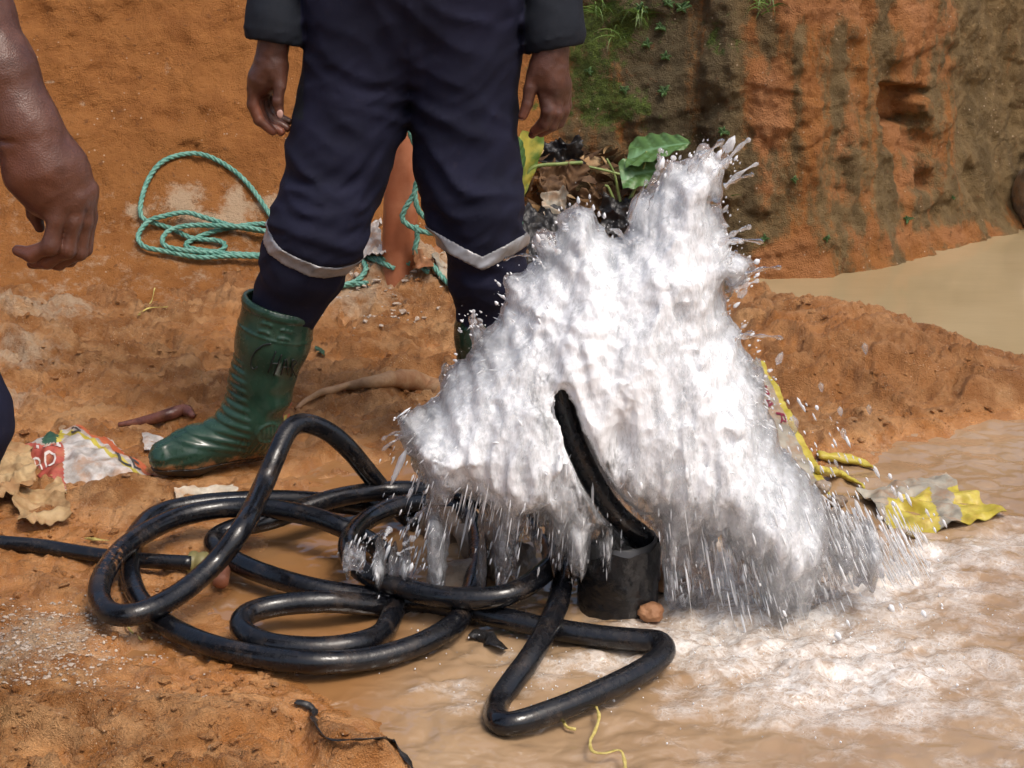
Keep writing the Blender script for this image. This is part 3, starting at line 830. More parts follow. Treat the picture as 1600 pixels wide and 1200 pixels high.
o, *_ = sheet('printed_packet', [(428, 628), (458, 632), (446, 690), (418, 684)], YEL, 16, 22, 0.008, 0.03, 4.0, regions=([REDPRINT, ORANGEPRINT], reg2)); tag(o, 'yellow and red printed packet behind the heel of the green boot', 'packet')
o, *_ = sheet('plastic_bag', [(556, 352), (592, 345), (600, 402), (552, 408)], WHITESACK, 24, 26, 0.03, 0.05, 7.0); tag(o, 'white plastic bag left of the orange pipe foot', 'bag')
o, *_ = sheet('plastic_bag', [(672, 400), (712, 392), (716, 440), (690, 440)], GREYSACK, 24, 26, 0.02, 0.03, 9.0); tag(o, 'grey plastic scrap right of the orange pipe foot', 'bag')
o, *_ = sheet('dead_leaf', [(648, 395), (690, 385), (680, 418), (650, 422)], REDROCK, 14, 14, 0.015, 0.04, 3.0); tag(o, 'large curled brown leaf beside the orange pipe', 'leaf')

# --- roots and a rag half buried in the mud
C = spline(hits([(185, 664), (225, 658), (262, 648), (288, 641), (302, 650)], 0.012), 0.01)
V, F = tube(C, np.interp(np.linspace(0, 1, len(C)), [0, .3, .8, 1], [0.006, 0.013, 0.016, 0.006]), 10)
tag(link_mesh('root', V, F, ROOT), 'dark red wet root lying behind the printed sack', 'root')
C = spline(np.vstack([hits([(462, 640), (485, 622), (515, 610), (548, 602)], 0.012), hits([(590, 596), (640, 594), (672, 606), (700, 628)], 0.03)]), 0.01)
V, F = tube(C, np.interp(np.linspace(0, 1, len(C)), [0, .25, .45, .8, 1], [0.006, 0.010, 0.020, 0.028, 0.012]), 12)
V = V + (0.006 * noise3(V, 22.0))[:, None]
tag(link_mesh('root', V, F, MUDRAG), 'thick mud-caked root between the green boot and the splash', 'root')

# --- yellow and grey sack on the right of the splash
def reg3(s, t):
    k = np.zeros_like(s); k[(s > 0.84)] = 1; return k
o, P, n_ = sheet('woven_sack', [(1150, 555), (1192, 568), (1300, 775), (1215, 800)], GREYSACK, 40, 50, 0.014, 0.10, 4.0, 13.0, regions=([YEL], reg3))
tag(o, 'grey woven sack with yellow edge standing in the water right of the splash', 'sack')
text_on(P, n_, 'MA', 0.45, 0.20, (0.02, 0.20), (0.22, 0.0), MAROON, o)
text_on(P, n_, 'R', 0.60, 0.42, (0.0, 0.10), (0.20, 0.0), MAROON, o)
for rows, lab in (([(1278, 712), (1310, 715), (1345, 722), (1368, 732)], 'upper yellow sack fold beside the splash'), ([(1280, 735), (1310, 740), (1335, 752), (1350, 762)], 'lower yellow sack fold beside the splash')):
    C = spline(hits(rows, 0.02), 0.008)
    V, F = tube(C, np.interp(np.linspace(0, 1, len(C)), [0, .5, 1], [0.014, 0.016, 0.005]), 10, flat=0.6)
    tag(link_mesh('sack_fold', V + (0.004 * noise3(V, 40.0))[:, None], F, YEL), lab, 'sack')
o, *_ = sheet('woven_sack', [(1335, 775), (1475, 752), (1572, 812), (1420, 846)], YEL, 60, 40, 0.030, -0.006, 12.0, 9.0, regions=([GREYSACK], lambda s, t: ((np.sin(s * 9 + t * 4) > 0.55) | (t < 0.25)).astype(float)))
tag(o, 'yellow woven sack half sunk in the stream at the right', 'sack')

# --- stones
def stone(name, c, r, mat, seed, label, cat='stone', sq=(1, 1, 0.75)):
    bm = bmesh.new(); bmesh.ops.create_icosphere(bm, subdivisions=4, radius=1.0)
    v = np.array([q.co[:] for q in bm.verts]); f = np.array([[x.index for x in q.verts] for q in bm.faces]); bm.free()
    w = 1 + 0.28 * noise3(v + seed, 1.3) + 0.12 * noise3(v + seed, 3.0) + 0.05 * noise3(v - seed, 7.0)
    o = link_mesh(name, c + v * w[:, None] * r * np.array(sq), f, mat)
    return tag(o, label, cat)
stone('boulder', np.array([1.96, 6.14, 0.10]), 0.13, ROCK, 1.0, 'grey boulder at the pond edge on the right', sq=(.7, .8, 1.3))
for (u, v, r, lab) in ((1055, 865, .045, 'reddish stone right of the casing top'), (1052, 930, .04, 'lower reddish stone beside the casing'), (1020, 985, .022, 'orange stone at the casing foot')):
    stone('stone', hit(u, v) + np.array([0, 0.05, 0.012]), r, REDROCK, u * .1, lab)
for (u, v, dz, r, lab) in ((700, 800, .05, .055, 'grey stone behind the hose loop'), (760, 830, .06, .060, 'pale stone under the middle of the splash'), (800, 860, .04, .055, 'muddy stone beside the casing'), (715, 880, .03, .05, 'brown stone inside the hose loop')):
    stone('stone', hit(u, v + 40) + np.array([0, 0.02, dz * .3]), r, ROCK, u * .13, lab)
stone('stone', atY(1110, 818, 2.95), 0.018, REDROCK, 3.3, 'small orange stone seen through the spray', sq=(1, 1, 1.1))
for k_, (u, v) in enumerate(((1284, 762), (1308, 784))):
    stone('stone', hit(u, v + 6) + np.array([0, 0, .010]), 0.017, ROCK, 7.3 + k_, ('smaller' if not k_ else 'larger') + ' brown pebble beside the yellow sack', sq=(1.2, 1, 0.8))

# --- rubbish heap and plants at the foot of the bank
def lump(c4, seed, lab, mat=BLACKBAG, amp=0.05, cat='rubbish', name='rubbish_bag', off=0.05):
    o, *_ = sheet(name, c4, mat, 36, 30, amp, off, seed, 13.0, rag=0.16); tag(o, lab, cat)
lump([(835, 232), (905, 222), (912, 262), (840, 262)], 1.0, 'black plastic scrap on top of the rubbish heap')
lump([(930, 305), (985, 315), (1000, 362), (948, 372)], 2.0, 'black plastic bag right in the rubbish heap', amp=0.04, off=0.12)
lump([(812, 330), (888, 325), (900, 400), (815, 415)], 3.0, 'dark plastic bag low in the rubbish heap', amp=0.04, off=0.10)
lump([(850, 305), (890, 302), (888, 340), (848, 345)], 4.5, 'grey plastic bag in the middle of the rubbish heap', GREYSACK, 0.03, off=0.12)
lump([(838, 258), (900, 262), (905, 320), (845, 320)], 6.0, 'brown dead leaves in the rubbish heap', DEADLEAF, 0.06, 'leaves', 'dead_leaves', 0.07)
lump([(905, 300), (960, 295), (965, 345), (900, 340)], 7.0, 'blackened leaves behind the splash tip', DEADLEAF, 0.05, 'leaves', 'dead_leaves', 0.07)
def litter(n, box_, mats, seed, label):
    r2 = np.random.default_rng(seed); parts = []
    for i in range(n):
        u, v = r2.uniform(box_[0], box_[1]), r2.uniform(box_[2], box_[3])
        c = hit(u, v, r2.uniform(0.02, 0.10)); L = r2.uniform(0.015, 0.05); a = r2.uniform(0, 6.28)
        d = np.array([math.cos(a), math.sin(a) * .5, r2.normal(0, .5)]); w = np.cross(d, r2.normal(size=3)); w /= np.linalg.norm(w)
        s = np.linspace(-1, 1, 7)
        ctr = c + s[:, None] * L * d + (1 - s ** 2)[:, None] * r2.normal(0, .012, 3)
        wd = (1 - np.abs(s) ** 1.6)[:, None] * L * r2.uniform(.2, .5) * w + 1e-5
        V = np.vstack([ctr - wd, ctr + wd]); parts.append((V, [(k, k + 1, k + 8, k + 7) for k in range(6)]))
    V, F = merge(parts); o = link_mesh('leaf_litter', V, F, mats); tag(o, label, 'leaf litter', kind='stuff')
litter(170, (812, 1000, 235, 410), DEADLEAF, 3, 'dead leaves and twigs littering the rubbish heap')
litter(60, (815, 990, 235, 410), TANCLOTH, 4, 'pale dry leaf scraps littering the rubbish heap')

GREENLEAF = M('broad_green_leaf')
_v = GREENLEAF.attr('vein')
GREENLEAF.P(Base_Color=GREENLEAF.mix(_v, GREENLEAF.mix(GREENLEAF.noise(18, 4), (0.045, 0.105, 0.022), (0.10, 0.19, 0.050)), (0.16, 0.30, 0.15)), Roughness=0.42, Normal=GREENLEAF.bump(GREENLEAF.noise(30, 4), 0.3, 0.006))
YELLEAF = M('yellowing_leaf')
YELLEAF.P(Base_Color=YELLEAF.mix(YELLEAF.ramp(YELLEAF.noise(14, 4), 0.4, 0.62), (0.10, 0.17, 0.025), (0.42, 0.36, 0.06)), Roughness=0.45)
STEM = simple('pale_green_stalk', (0.13, 0.19, 0.05), (0.24, 0.30, 0.10), 20, 0.45)
def leaf(tip, basep, width, mat, parent, notch=0.22, cup=0.25, name='leaf', droop=0.1, side=None):
    tip, basep = np.asarray(tip, float), np.asarray(basep, float)
    ax = tip - basep; L = np.linalg.norm(ax); ax /= L
    view = np.array([0, -1.0, 0.35]) if side is None else np.asarray(side, float)
    w = np.cross(ax, view); w /= np.linalg.norm(w); n_ = np.cross(w, ax)
    nt, ns = 22, 15
    t = np.linspace(-notch, 1, nt); s = np.linspace(-1, 1, ns)
    T_, S_ = np.meshgrid(t, s, indexing='ij')
    prof = np.where(T_ > 0, np.sqrt(np.clip(1 - T_ ** 1.7, 0, 1)) * (1 - 0.22 * T_), 1.0)
    lobe = np.where(T_ < 0, np.sqrt(np.clip(1 - (T_ / notch) ** 2 * (1 - 0.7 * np.abs(S_)), 0.0, 1)), 1.0)
    inner = np.where(T_ < 0, np.maximum(np.abs(S_), 0.12 + 0.5 * np.abs(T_ / notch)), np.abs(S_)) * np.sign(S_ + 1e-9)
    X = inner * prof * np.clip(lobe, 0.25, 1) * width / 2
    H_ = cup * np.abs(X) - droop * L * np.clip(T_, 0, 1) ** 2 + 0.006 * np.sin(T_ * 20 + np.abs(S_) * 6) * np.abs(S_)
    V = basep + (T_ * L)[..., None] * ax + X[..., None] * w + H_[..., None] * n_
    vein = np.exp(-(S_ / 0.06) ** 2) + 0.6 * np.exp(-((np.mod(T_ * 6 - np.abs(S_) * 2.2, 1) - 0.5) / 0.09) ** 2)
    V = V.reshape(-1, 3)
    Q = grid_faces(nt, ns); n0 = len(V)
    V = np.vstack([V, V - n_ * 0.0012]); Q = np.vstack([Q, Q[:, ::-1] + n0]); vein = np.clip(np.tile(vein.ravel(), 2), 0, 1)
    return link_mesh(name, V, Q, mat, attrs={'vein': vein})
YB = hit(975, 372)[1] - 0.10
taro = empty('taro_plant', tuple(atY(975, 372, YB)))
lf1 = leaf(atY(1076, 218, YB - .05), atY(1008, 236, YB + .02), 0.135, GREENLEAF.m, None, 0.40, 0.12, side=(0.1, -0.62, 0.8))
lf2 = leaf(atY(1048, 262, YB), atY(990, 272, YB), 0.12, GREENLEAF.m, None, 0.35, 0.15, side=(0, -0.7, 0.7))
parts = []
for rows, r in (([(975, 345), (966, 300), (960, 272), (948, 248)], .006), ([(976, 345), (984, 310), (1000, 285), (1004, 272)], .006), ([(976, 345), (990, 300), (1006, 262), (1010, 236)], .005), ([(972, 350), (962, 320), (950, 292), (945, 290)], .007), ([(1030, 312), (1000, 285), (960, 270), (900, 256)], .006), ([(976, 340), (1010, 300), (1030, 306), (1036, 312)], .007)):
    C = spline([atY(u, v, YB + 0.01) for u, v in rows], 0.01); parts.append((tube(C, np.linspace(r, r * .6, len(C)), 8)))
st = [link_mesh('stalk', v, f, STEM) for v, f in parts]
under(taro, lf1, lf2, *st); tag(taro, 'taro plant with two broad green leaves behind the top of the splash', 'plant')
YB2 = hit(820, 330)[1] - 0.08
tar2 = empty('taro_plant', tuple(atY(815, 330, YB2)))
l1 = leaf(atY(806, 326, YB2 - .02), atY(829, 220, YB2 + .02), 0.085, YELLEAF.m, None, 0.12, 0.35, side=(0.3, -1, 0.2))
l2 = leaf(atY(818, 262, YB2 - .05), atY(800, 228, YB2 - .03), 0.07, GREENLEAF.m, None, 0.2, 0.3, side=(0.2, -1, 0.3))
C = spline([atY(u, v, YB2 + .01) for u, v in ((810, 330), (822, 290), (832, 262), (880, 256), (910, 254))], 0.01)
s1 = link_mesh('stalk', *tube(C, 0.006, 8), STEM)
l3 = leaf(atY(888, 300, YB2), atY(905, 258, YB2 + .02), 0.07, DEADLEAF, None, 0.1, 0.5, name='wilted_leaf')
under(tar2, l1, l2, l3, s1); tag(tar2, 'yellowing taro plant beside the right leg of the person', 'plant')

# --- seedlings and grass on the bank
def sprig(u, v, size, n, label, seed):
    r2 = np.random.default_rng(seed); c = hit(u, v, 0.004); root = empty('seedling', tuple(c)); ch = []
    for i in range(n):
        a = 2 * math.pi * i / n + r2.uniform(-.4, .4)
        d = np.array([math.cos(a), -0.7, 0.25 + 0.7 * math.sin(a)]); d /= np.linalg.norm(d)
        L = size * r2.uniform(.7, 1.2)
        ch.append(leaf(c + d * L, c + d * L * .2, L * .55, GREENLEAF.m, None, 0.1, 0.2, side=(r2.normal(0, .3), -1, .7)))
    under(root, *ch); tag(root, label, 'seedling', 'seedlings rooted in the bank')
SPR = [(1065, 12, .045, 5, 'bright seedling high on the bank near the top edge'), (1000, 15, .035, 6, 'leafy seedling at the top edge above the mossy bank'), (1045, 5, .03, 5, 'seedling at the top edge left of the brightest one'), (1012, 68, .03, 5, 'seedling with small leaves in the middle of the mossy bank'), (1032, 42, .03, 5, 'seedling between the upper moss patches'),
       (1040, 88, .028, 5, 'lowest seedling of the upper bank row'), (1038, 142, .032, 6, 'seedling above the taro leaves'), (975, 140, .024, 5, 'small seedling among the brightest moss'), (920, 112, .026, 5, 'seedling just right of the hanging hand'), (1195, 372, .022, 4, 'seedling at the wall foot right of the splash'), (1418, 342, .026, 4, 'seedling above the pond waterline'), (1292, 372, .018, 4, 'tiny seedling left of the pond corner'), (1240, 280, .020, 4, 'tiny seedling half way up the orange wall'), (1130, 205, .03, 6, 'pale seedling on the dark wall edge'), (1488, 308, .016, 4, 'tiny seedling at the right of the wall foot')]
for i, (u, v, s_, n, lab) in enumerate(SPR): sprig(u, v, s_ * 0.75, n, lab, 40 + i)
GRASS = simple('grass_blade', (0.06, 0.13, 0.02), (0.16, 0.25, 0.06), 30, 0.5)
def tuft(u, v, n, L, label, seed, droop=1.0):
    r2 = np.random.default_rng(seed); c = hit(u, v, 0.01); root = empty('grass_tuft', tuple(c)); parts = []
    for i in range(n):
        a = r2.uniform(-1.3, 1.3); d = np.array([math.sin(a), -0.55, 0.5 + 0.4 * math.cos(a)]); l = L * r2.uniform(.5, 1.2); k = np.linspace(0, 1, 8)[:, None]
        ctr = c + r2.normal(0, .012, 3) + k * l * d - np.array([0, 0, 1]) * droop * l * k ** 2 * r2.uniform(.5, 1.4)
        w = np.array([math.cos(a), 0.2, -math.sin(a)]) * 0.0022 * (1 - k ** 2) + 1e-5
        parts.append((np.vstack([ctr - w, ctr + w]), [(q, q + 1, q + 9, q + 8) for q in range(7)]))
    V, F = merge(parts); o = link_mesh('blades', V, F, GRASS); tag(o, kind='stuff'); under(root, o)
    tag(root, label, 'grass')
tuft(935, 20, 22, .16, 'long drooping grass tuft above the moss beside the sleeve', 1)
tuft(1000, 30, 12, .16, 'thin grass tuft above the mossy bank', 2)
tuft(1195, 8, 20, .10, 'grass tuft at the top of the orange wall', 3)
tuft(1128, 300, 8, .06, 'single thin grass tuft beside the tip of the splash', 4, 0.5)
tuft(965, 60, 16, .12, 'short grass tuft growing in the brightest moss', 6)

# --- strips, straws and small scraps in the foreground
def strip(rows, w, mat, name, label, cat, off=0.008, twist=1.5, seed=1.0):
    C = spline(hits(rows, off), 0.006); T, N, B = frames(C)
    a = noise2(np.arange(len(C)) * 0.09 + seed, np.zeros(len(C))) * twist
    wv = (np.cos(a)[:, None] * B + np.sin(a)[:, None] * N)
    ww = w * (1 + 0.5 * noise2(np.arange(len(C)) * 0.3 + seed, np.zeros(len(C)) + 5))[:, None]
    up = np.cross(wv, T)
    C = C + np.array([0, 0, 0.004])
    V = np.vstack([C - wv * ww, C + wv * ww, C + wv * ww + up * 0.0012, C - wv * ww + up * 0.0012]); n = len(C)
    F = [(i + a_ * n, i + 1 + a_ * n, i + 1 + ((a_ + 1) % 4) * n, i + ((a_ + 1) % 4) * n) for i in range(n - 1) for a_ in range(4)]
    return tag(link_mesh(name, V, F, mat), label, cat)
strip([(462, 1100), (478, 1104), (490, 1114), (492, 1136), (503, 1152), (522, 1160), (560, 1160), (592, 1158), (612, 1162), (626, 1178), (640, 1198), (648, 1216)], 0.0055, BLACKBAG, 'plastic_strip', 'torn black plastic strip on the mud at the bottom edge', 'plastic strip')
strip([(735, 992), (752, 996), (770, 1006), (790, 1018)], 0.011, BLACKBAG, 'plastic_scrap', 'small black plastic scrap on orange mud between hose and splash', 'plastic scrap', 0.012)
strip([(884, 1086), (905, 1089), (925, 1100), (936, 1122), (930, 1145), (922, 1162), (926, 1178), (945, 1181), (968, 1176), (975, 1190), (977, 1206)], 0.0024, STRAW, 'straw', 'long curling yellow straw hooked on the lowest hose bend', 'straw', 0.030, 1.0)
strip([(880, 1130), (886, 1140), (900, 1143)], 0.0024, STRAW, 'straw', 'short yellow straw floating by the lowest hose bend', 'straw')
strip([(196, 974), (204, 988), (222, 1004)], 0.0018, STRAW, 'straw', 'yellow straw lying by the leftmost hose bend', 'straw')
strip([(242, 452), (236, 474), (218, 492)], 0.0022, STRAW, 'straw', 'upright dry straw on the mud left of the boot', 'straw')
strip([(216, 495), (232, 484), (262, 482)], 0.0022, STRAW, 'straw', 'flat dry straw on the mud left of the boot', 'straw')
strip([(134, 844), (150, 846), (170, 848)], 0.0030, STRAW, 'straw', 'yellow straw above the thin hose', 'straw')
strip([(492, 544), (498, 548), (504, 556)], 0.008, GREENPRINT, 'plastic_scrap', 'dark green scrap on the mud right of the boot shaft', 'plastic scrap')
strip([(1040, 896), (1052, 900), (1062, 903)], 0.004, ROPE, 'rope_end', 'short green rope end beside the casing', 'rope')

# --- crumbs of mud and pebbles
MUD = ground.data.materials[0]
def scatter(name, n, box_, rlo, rhi, mat, seed, label, cat, keep=None, sq=0.7):
    r2 = np.random.default_rng(seed)
    bm = bmesh.new(); bmesh.ops.create_icosphere(bm, subdivisions=1, radius=1.0)
    sv = np.array([q.co[:] for q in bm.verts]); sf = np.array([[x.index for x in q.verts] for q in bm.faces]); bm.free()
    u, v = r2.uniform(box_[0], box_[1], n), r2.uniform(box_[2], box_[3], n)
    q = np.array([atZ(a, b, 0.01) for a, b in zip(u, v)])
    h, d, land, film, pond_ = terrain(q[:, 0], q[:, 1])
    dens = fbm2(q[:, 0], q[:, 1], 3.0, 3, off=seed)
    ok = (h > WATER_Z + 0.006) & (pond_ < 0.2) & (dens > r2.uniform(-0.5, 0.4, n))
    if keep is not None: ok &= keep(q)
    q, h = q[ok], h[ok]
    r = rlo * (rhi / rlo) ** (r2.random(len(q)) ** 2.2)
    V = []
    for i in range(len(q)):
        s = np.array([r2.uniform(.7, 1.4), r2.uniform(.7, 1.4), sq * r2.uniform(.6, 1.1)])
        w = 1 + 0.34 * r2.normal(size=len(sv)).clip(-1.3, 1.3)
        a = r2.uniform(0, 6.28); c_, s_ = math.cos(a), math.sin(a)
        p = sv * w[:, None] * s * r[i]
        p = np.stack([c_ * p[:, 0] - s_ * p[:, 1], s_ * p[:, 0] + c_ * p[:, 1], p[:, 2]], 1)
        V.append(p + np.array([q[i, 0], q[i, 1], h[i] + r[i] * 0.15]))
    V = np.vstack(V); F = (sf[None] + (np.arange(len(q)) * len(sv))[:, None, None]).reshape(-1, 3)
    hz_ = V[:, 2]
    o = link_mesh(name, V, F, mat, smooth=False, attrs={'wet': np.full(len(V), 0.35), 'pale': np.repeat(r2.random(len(q)) ** 4 * 0.5, len(sv)), 'red': np.zeros(len(V))})
    return tag(o, label, cat, kind='stuff')
scatter('mud_crumbs', 13000, (-60, 1660, 430, 1230), 0.0016, 0.010, MUD, 21, 'crumbs and clods of mud over the ground', 'mud clods')
PEB = simple('pale_pebbles', (0.30, 0.22, 0.16), (0.56, 0.48, 0.40), 60, 0.45)
scatter('pebbles', 6500, (-40, 330, 930, 1110), 0.0010, 0.0040, PEB, 22, 'fine pale gravel on the mud at lower left', 'gravel', keep=lambda q: gauss(q[:, 0], q[:, 1], *gp(110, 1020), 0.22, 0.16) > np.random.default_rng(3).random(len(q)))
scatter('pale_crumbs', 900, (500, 740, 425, 520), 0.003, 0.014, PEB, 23, 'pale sandy crumbs on the heap behind the legs', 'sand crumbs')

# ------------------------------------------------------------------ black hoses
def hose_material():
    k = M('wet_black_polyethylene')
    mud = k.attr('mud')
    n = k.noise(40, 5, 0.6)
    c = k.mix(k.math('MULTIPLY', k.ramp(k.noise(16, 6, 0.75), 0.50, 0.72), 0.22), (0.005, 0.0055, 0.0075), (0.16, 0.11, 0.075))
    c = k.mix(k.ramp(k.math('ADD', mud, k.math('SUBTRACT', k.noise(60, 6, 0.75), 0.5)), 0.36, 0.66), c, (0.33, 0.16, 0.07))
    k.P(Base_Color=c, Roughness=k.ramp(k.noise(22, 6, 0.7), 0.35, 0.7, 0.12, 0.42), Normal=k.bump(k.math('ADD', k.noise(120, 4), k.math('MULTIPLY', k.noise(18, 3), 3.0)), 0.16, 0.003))
    k.b.inputs['Specular IOR Level'].default_value = 0.55
    return k.m
HOSE = hose_material()
HR = 0.0198
def hose_pts(rows):
    """rows (u, v, height above the ground sheet) -> world points"""
    out = []
    for (u, v, z) in rows: out.append(atZ(u, v, z + 0.010 * (u < 560)))
    return np.array(out)
Z0 = 0.014
main_rows = [(1008, 838, .125), (985, 822, .15), (955, 793, .185), (922, 742, .24), (897, 690, .30), (880, 640, .36), (868, 592, .41)]
# the length that dives into the casing, rises through the water and comes down behind it
G = [atY(*q) for q in [(1016, 905, 2.80), (1012, 860, 2.80), (1003, 838, 2.80), (978, 818, 2.79), (950, 788, 2.78), (920, 740, 2.78), (897, 690, 2.78), (881, 640, 2.79), (872, 592, 2.80), (870, 560, 2.83),
                       (872, 580, 2.90), (874, 660, 2.93), (876, 760, 2.92)]]
G += list(hose_pts([(880, 870, .05), (876, 925, .04), (860, 972, .035), (832, 1022, .02), (803, 1062, .004), (778, 1100, -.008), (776, 1124, .004), (800, 1131, .012), (868, 1110, .016), (935, 1082, .02), (1000, 1050, .022), (1036, 1022, .022), (1030, 1004, .02),
                    (995, 1000, .016), (935, 994, .014), (870, 984, .014), (800, 969, .016), (735, 953, .018), (680, 943, .016), (624, 936, .016), (560, 931, .016), (480, 917, .016), (400, 892, .018), (356, 870, .018), (335, 852, .02), (340, 838, .022),
                    (372, 824, .03), (420, 813, .04), (470, 796, .05), (530, 777, .055), (600, 767, .055), (660, 767, .055), (730, 776, .055), (795, 798, .06), (845, 835, .07), (864, 872, .07), (846, 898, .065), (802, 926, .06), (750, 935, .055),
                    (680, 931, .05), (627, 917, .05), (575, 898, .05), (548, 873, .05), (547, 840, .055), (575, 811, .055), (624, 790, .05), (680, 786, .035), (730, 805, .03), (748, 850, .03), (742, 905, .025), (725, 955, .02), (700, 983, .018), (650, 1009, .016), (580, 1029, .015),
                    (500, 1035, .014), (420, 1029, .014), (340, 1012, .014), (280, 988, .014), (237, 960, .014), (207, 915, .016), (203, 870, .018), (215, 832, .02), (245, 804, .022), (296, 790, .022), (376, 782, .02), (460, 781, .018), (540, 788, .01), (610, 800, -.01)]))
C = spline(np.array(G), 0.011)
V, F = tube(C, HR * (1 + 0.035 * noise2(np.arange(len(C)) * 0.11, np.zeros(len(C)) + 3)), 18)
mudm = np.zeros(len(V)); zz = V[:, 2]
mudm[:] = 0.22 * sstep(0.03, 0.0, zz) + 0.28 * sstep(-0.40, -0.62, V[:, 0]) * sstep(0.05, 0.02, zz)
hose1 = link_mesh('black_hose', V, F, HOSE, attrs={'mud': mudm})
tag(hose1, 'long wet black hose coiled in mud, its end dipping into the well casing', 'hose')

A = list(hose_pts([(655, 822, -.005), (628, 800, .02), (600, 768, .05), (575, 738, .10)])) + [atY(*q) for q in [(548, 705, 3.16), (518, 678, 3.14), (490, 664, 3.12), (468, 662, 3.10), (449, 675, 3.07), (430, 715, 3.02), (410, 762, 2.97)]] + \
    list(hose_pts([(380, 822, .13), (336, 880, .08), (280, 928, .055), (222, 957, .048), (180, 960, .045), (157, 940, .045), (158, 908, .05), (180, 870, .055), (218, 838, .06), (280, 808, .062), (350, 794, .064), (420, 795, .064), (490, 808, .06), (545, 829, .05), (590, 855, .02),
                   (620, 895, .012), (622, 932, .012), (612, 962, .014), (596, 990, .016), (556, 1006, .018), (490, 1013, .020), (425, 1007, .022), (387, 992, .024), (376, 974, .026), (392, 957, .028), (440, 945, .03), (510, 940, .03), (565, 944, .022), (610, 948, .004), (660, 955, -.02)]))
C = spline(np.array(A), 0.011)
V, F = tube(C, HR * (1 + 0.035 * noise2(np.arange(len(C)) * 0.11, np.zeros(len(C)) + 3)), 18)
mudm = 0.40 * gauss(V[:, 0], V[:, 1], *gp(165, 930), 0.12, 0.16) + 0.2 * sstep(0.03, 0.0, V[:, 2])
hose2 = link_mesh('black_hose', V, F, HOSE, attrs={'mud': mudm})
tag(hose2, 'black hose that arches up in front of the green boot and loops over the coil', 'hose')

cab = spline(hose_pts([(-160, 838, .022), (-60, 843, .022), (0, 848, .024), (60, 853, .020), (110, 861, .016), (170, 870, .016), (230, 876, .014), (300, 880, .014)]), 0.011)
V, F = tube(cab, 0.0145, 12)
supply = empty('supply_hose', tuple(cab[-1]))
so = link_mesh('hose_line', V, F, HOSE, attrs={'mud': np.full(len(V), 0.26)})
brass = M('olive_plastic'); brass.P(Base_Color=brass.mix(brass.noise(30), (0.13, 0.115, 0.035), (0.24, 0.20, 0.08)), Roughness=0.45)
redp = M('faded_red_plastic'); redp.P(Base_Color=redp.mix(redp.noise(50), (0.30, 0.10, 0.05), (0.42, 0.20, 0.12)), Roughness=0.5)
q0, q1, q2, q3 = (atZ(*q) for q in [(298, 880, .018), (322, 882, .018), (338, 886, .016), (352, 892, .014)])
cc = spline([q0, q1, q2], 0.004); rr = np.where(np.arange(len(cc)) % 5 < 3, 0.024, 0.0215)
V, F = tube(cc, rr, 12); fit = link_mesh('coupling', V, F, brass.m)
cc = spline([q2, (q2 + q3) / 2 + np.array([0, 0, .004]), q3 + np.array([0.0, -0.05, 0])], 0.004)
V, F = tube(cc, np.linspace(0.021, 0.015, len(cc)), 8); fit2 = link_mesh('coupling_nut', V, F, redp.m)
under(supply, so, fit, fit2)
tag(supply, 'thin muddy black hose running in from the left edge to an olive coupling', 'hose')

# ------------------------------------------------------------------ people
def cloth_material(name, a, b, dirt=0.15):
    k = M(name)
    n = k.noise(9, 5, 0.6)
    weave = k.n('TexWave', {'wave_type': 'BANDS', 'bands_direction': 'DIAGONAL'}, Vector=k.tc.outputs['Object'], Scale=260.0, Distortion=1.5, Detail=2.0).outputs['Fac']
    c = k.mix(k.ramp(n, 0.3, 0.7), a, b)
    c = k.mix(k.math('MULTIPLY', k.ramp(k.noise(55, 6, 0.7), 0.60, 0.78), dirt), c, (0.10, 0.07, 0.05))
    h = k.math('ADD', k.math('MULTIPLY', weave, 0.25), k.math('MULTIPLY', k.noise(24, 5, 0.6), 1.4))
    k.P(Base_Color=c, Roughness=0.82, Normal=k.bump(h, 0.35, 0.004))
    k.b.inputs['Sheen Weight'].default_value = 0.0
    k.b.inputs['Sheen Roughness'].default_value = 0.5
    k.b.inputs['Specular IOR Level'].default_value = 0.25
    return k.m
NAVY = cloth_material('navy_drill_cloth', (0.0058, 0.0064, 0.0185), (0.0098, 0.0104, 0.0290))
DARK = cloth_material('faded_black_cloth', (0.006, 0.008, 0.013), (0.011, 0.014, 0.021))

def skin_material():
    k = M('dark_brown_skin')
    palm = k.attr('palm')
    c = k.mix(k.ramp(k.noise(30, 5, 0.6), 0.3, 0.7), (0.068, 0.026, 0.016), (0.105, 0.043, 0.027))
    c = k.mix(palm, c, (0.26, 0.085, 0.045))
    crease = k.noise(190, 3, 0.5, vec=k.scaled((1, 1, 2.2)))
    h = k.math('ADD', k.math('MULTIPLY', crease, 0.7), k.voro(420))
    k.P(Base_Color=c, Roughness=k.ramp(k.noise(45, 4), 0.35, 0.65, 0.30, 0.48), Normal=k.bump(h, 0.22, 0.002))
    k.b.inputs['Subsurface Weight'].default_value = 0.06
    k.b.inputs['Subsurface Radius'].default_value = (0.01, 0.004, 0.002)
    k.b.inputs['Specular IOR Level'].default_value = 0.5
    return k.m
SKIN = skin_material()
nailm = M('fingernail'); nailm.P(Base_Color=(0.50, 0.30, 0.25), Roughness=0.3)
boot_k = M('wet_green_rubber')
_mud = boot_k.attr('mud')
_c = boot_k.mix(boot_k.ramp(boot_k.noise(12, 5), 0.3, 0.7), (0.013, 0.037, 0.023), (0.022, 0.055, 0.036))
_c = boot_k.mix(boot_k.ramp(boot_k.math('ADD', _mud, boot_k.math('MULTIPLY', boot_k.math('SUBTRACT', boot_k.noise(38, 6, 0.7), 0.5), 1.5)), 0.5, 0.85), _c, (0.30, 0.15, 0.065))
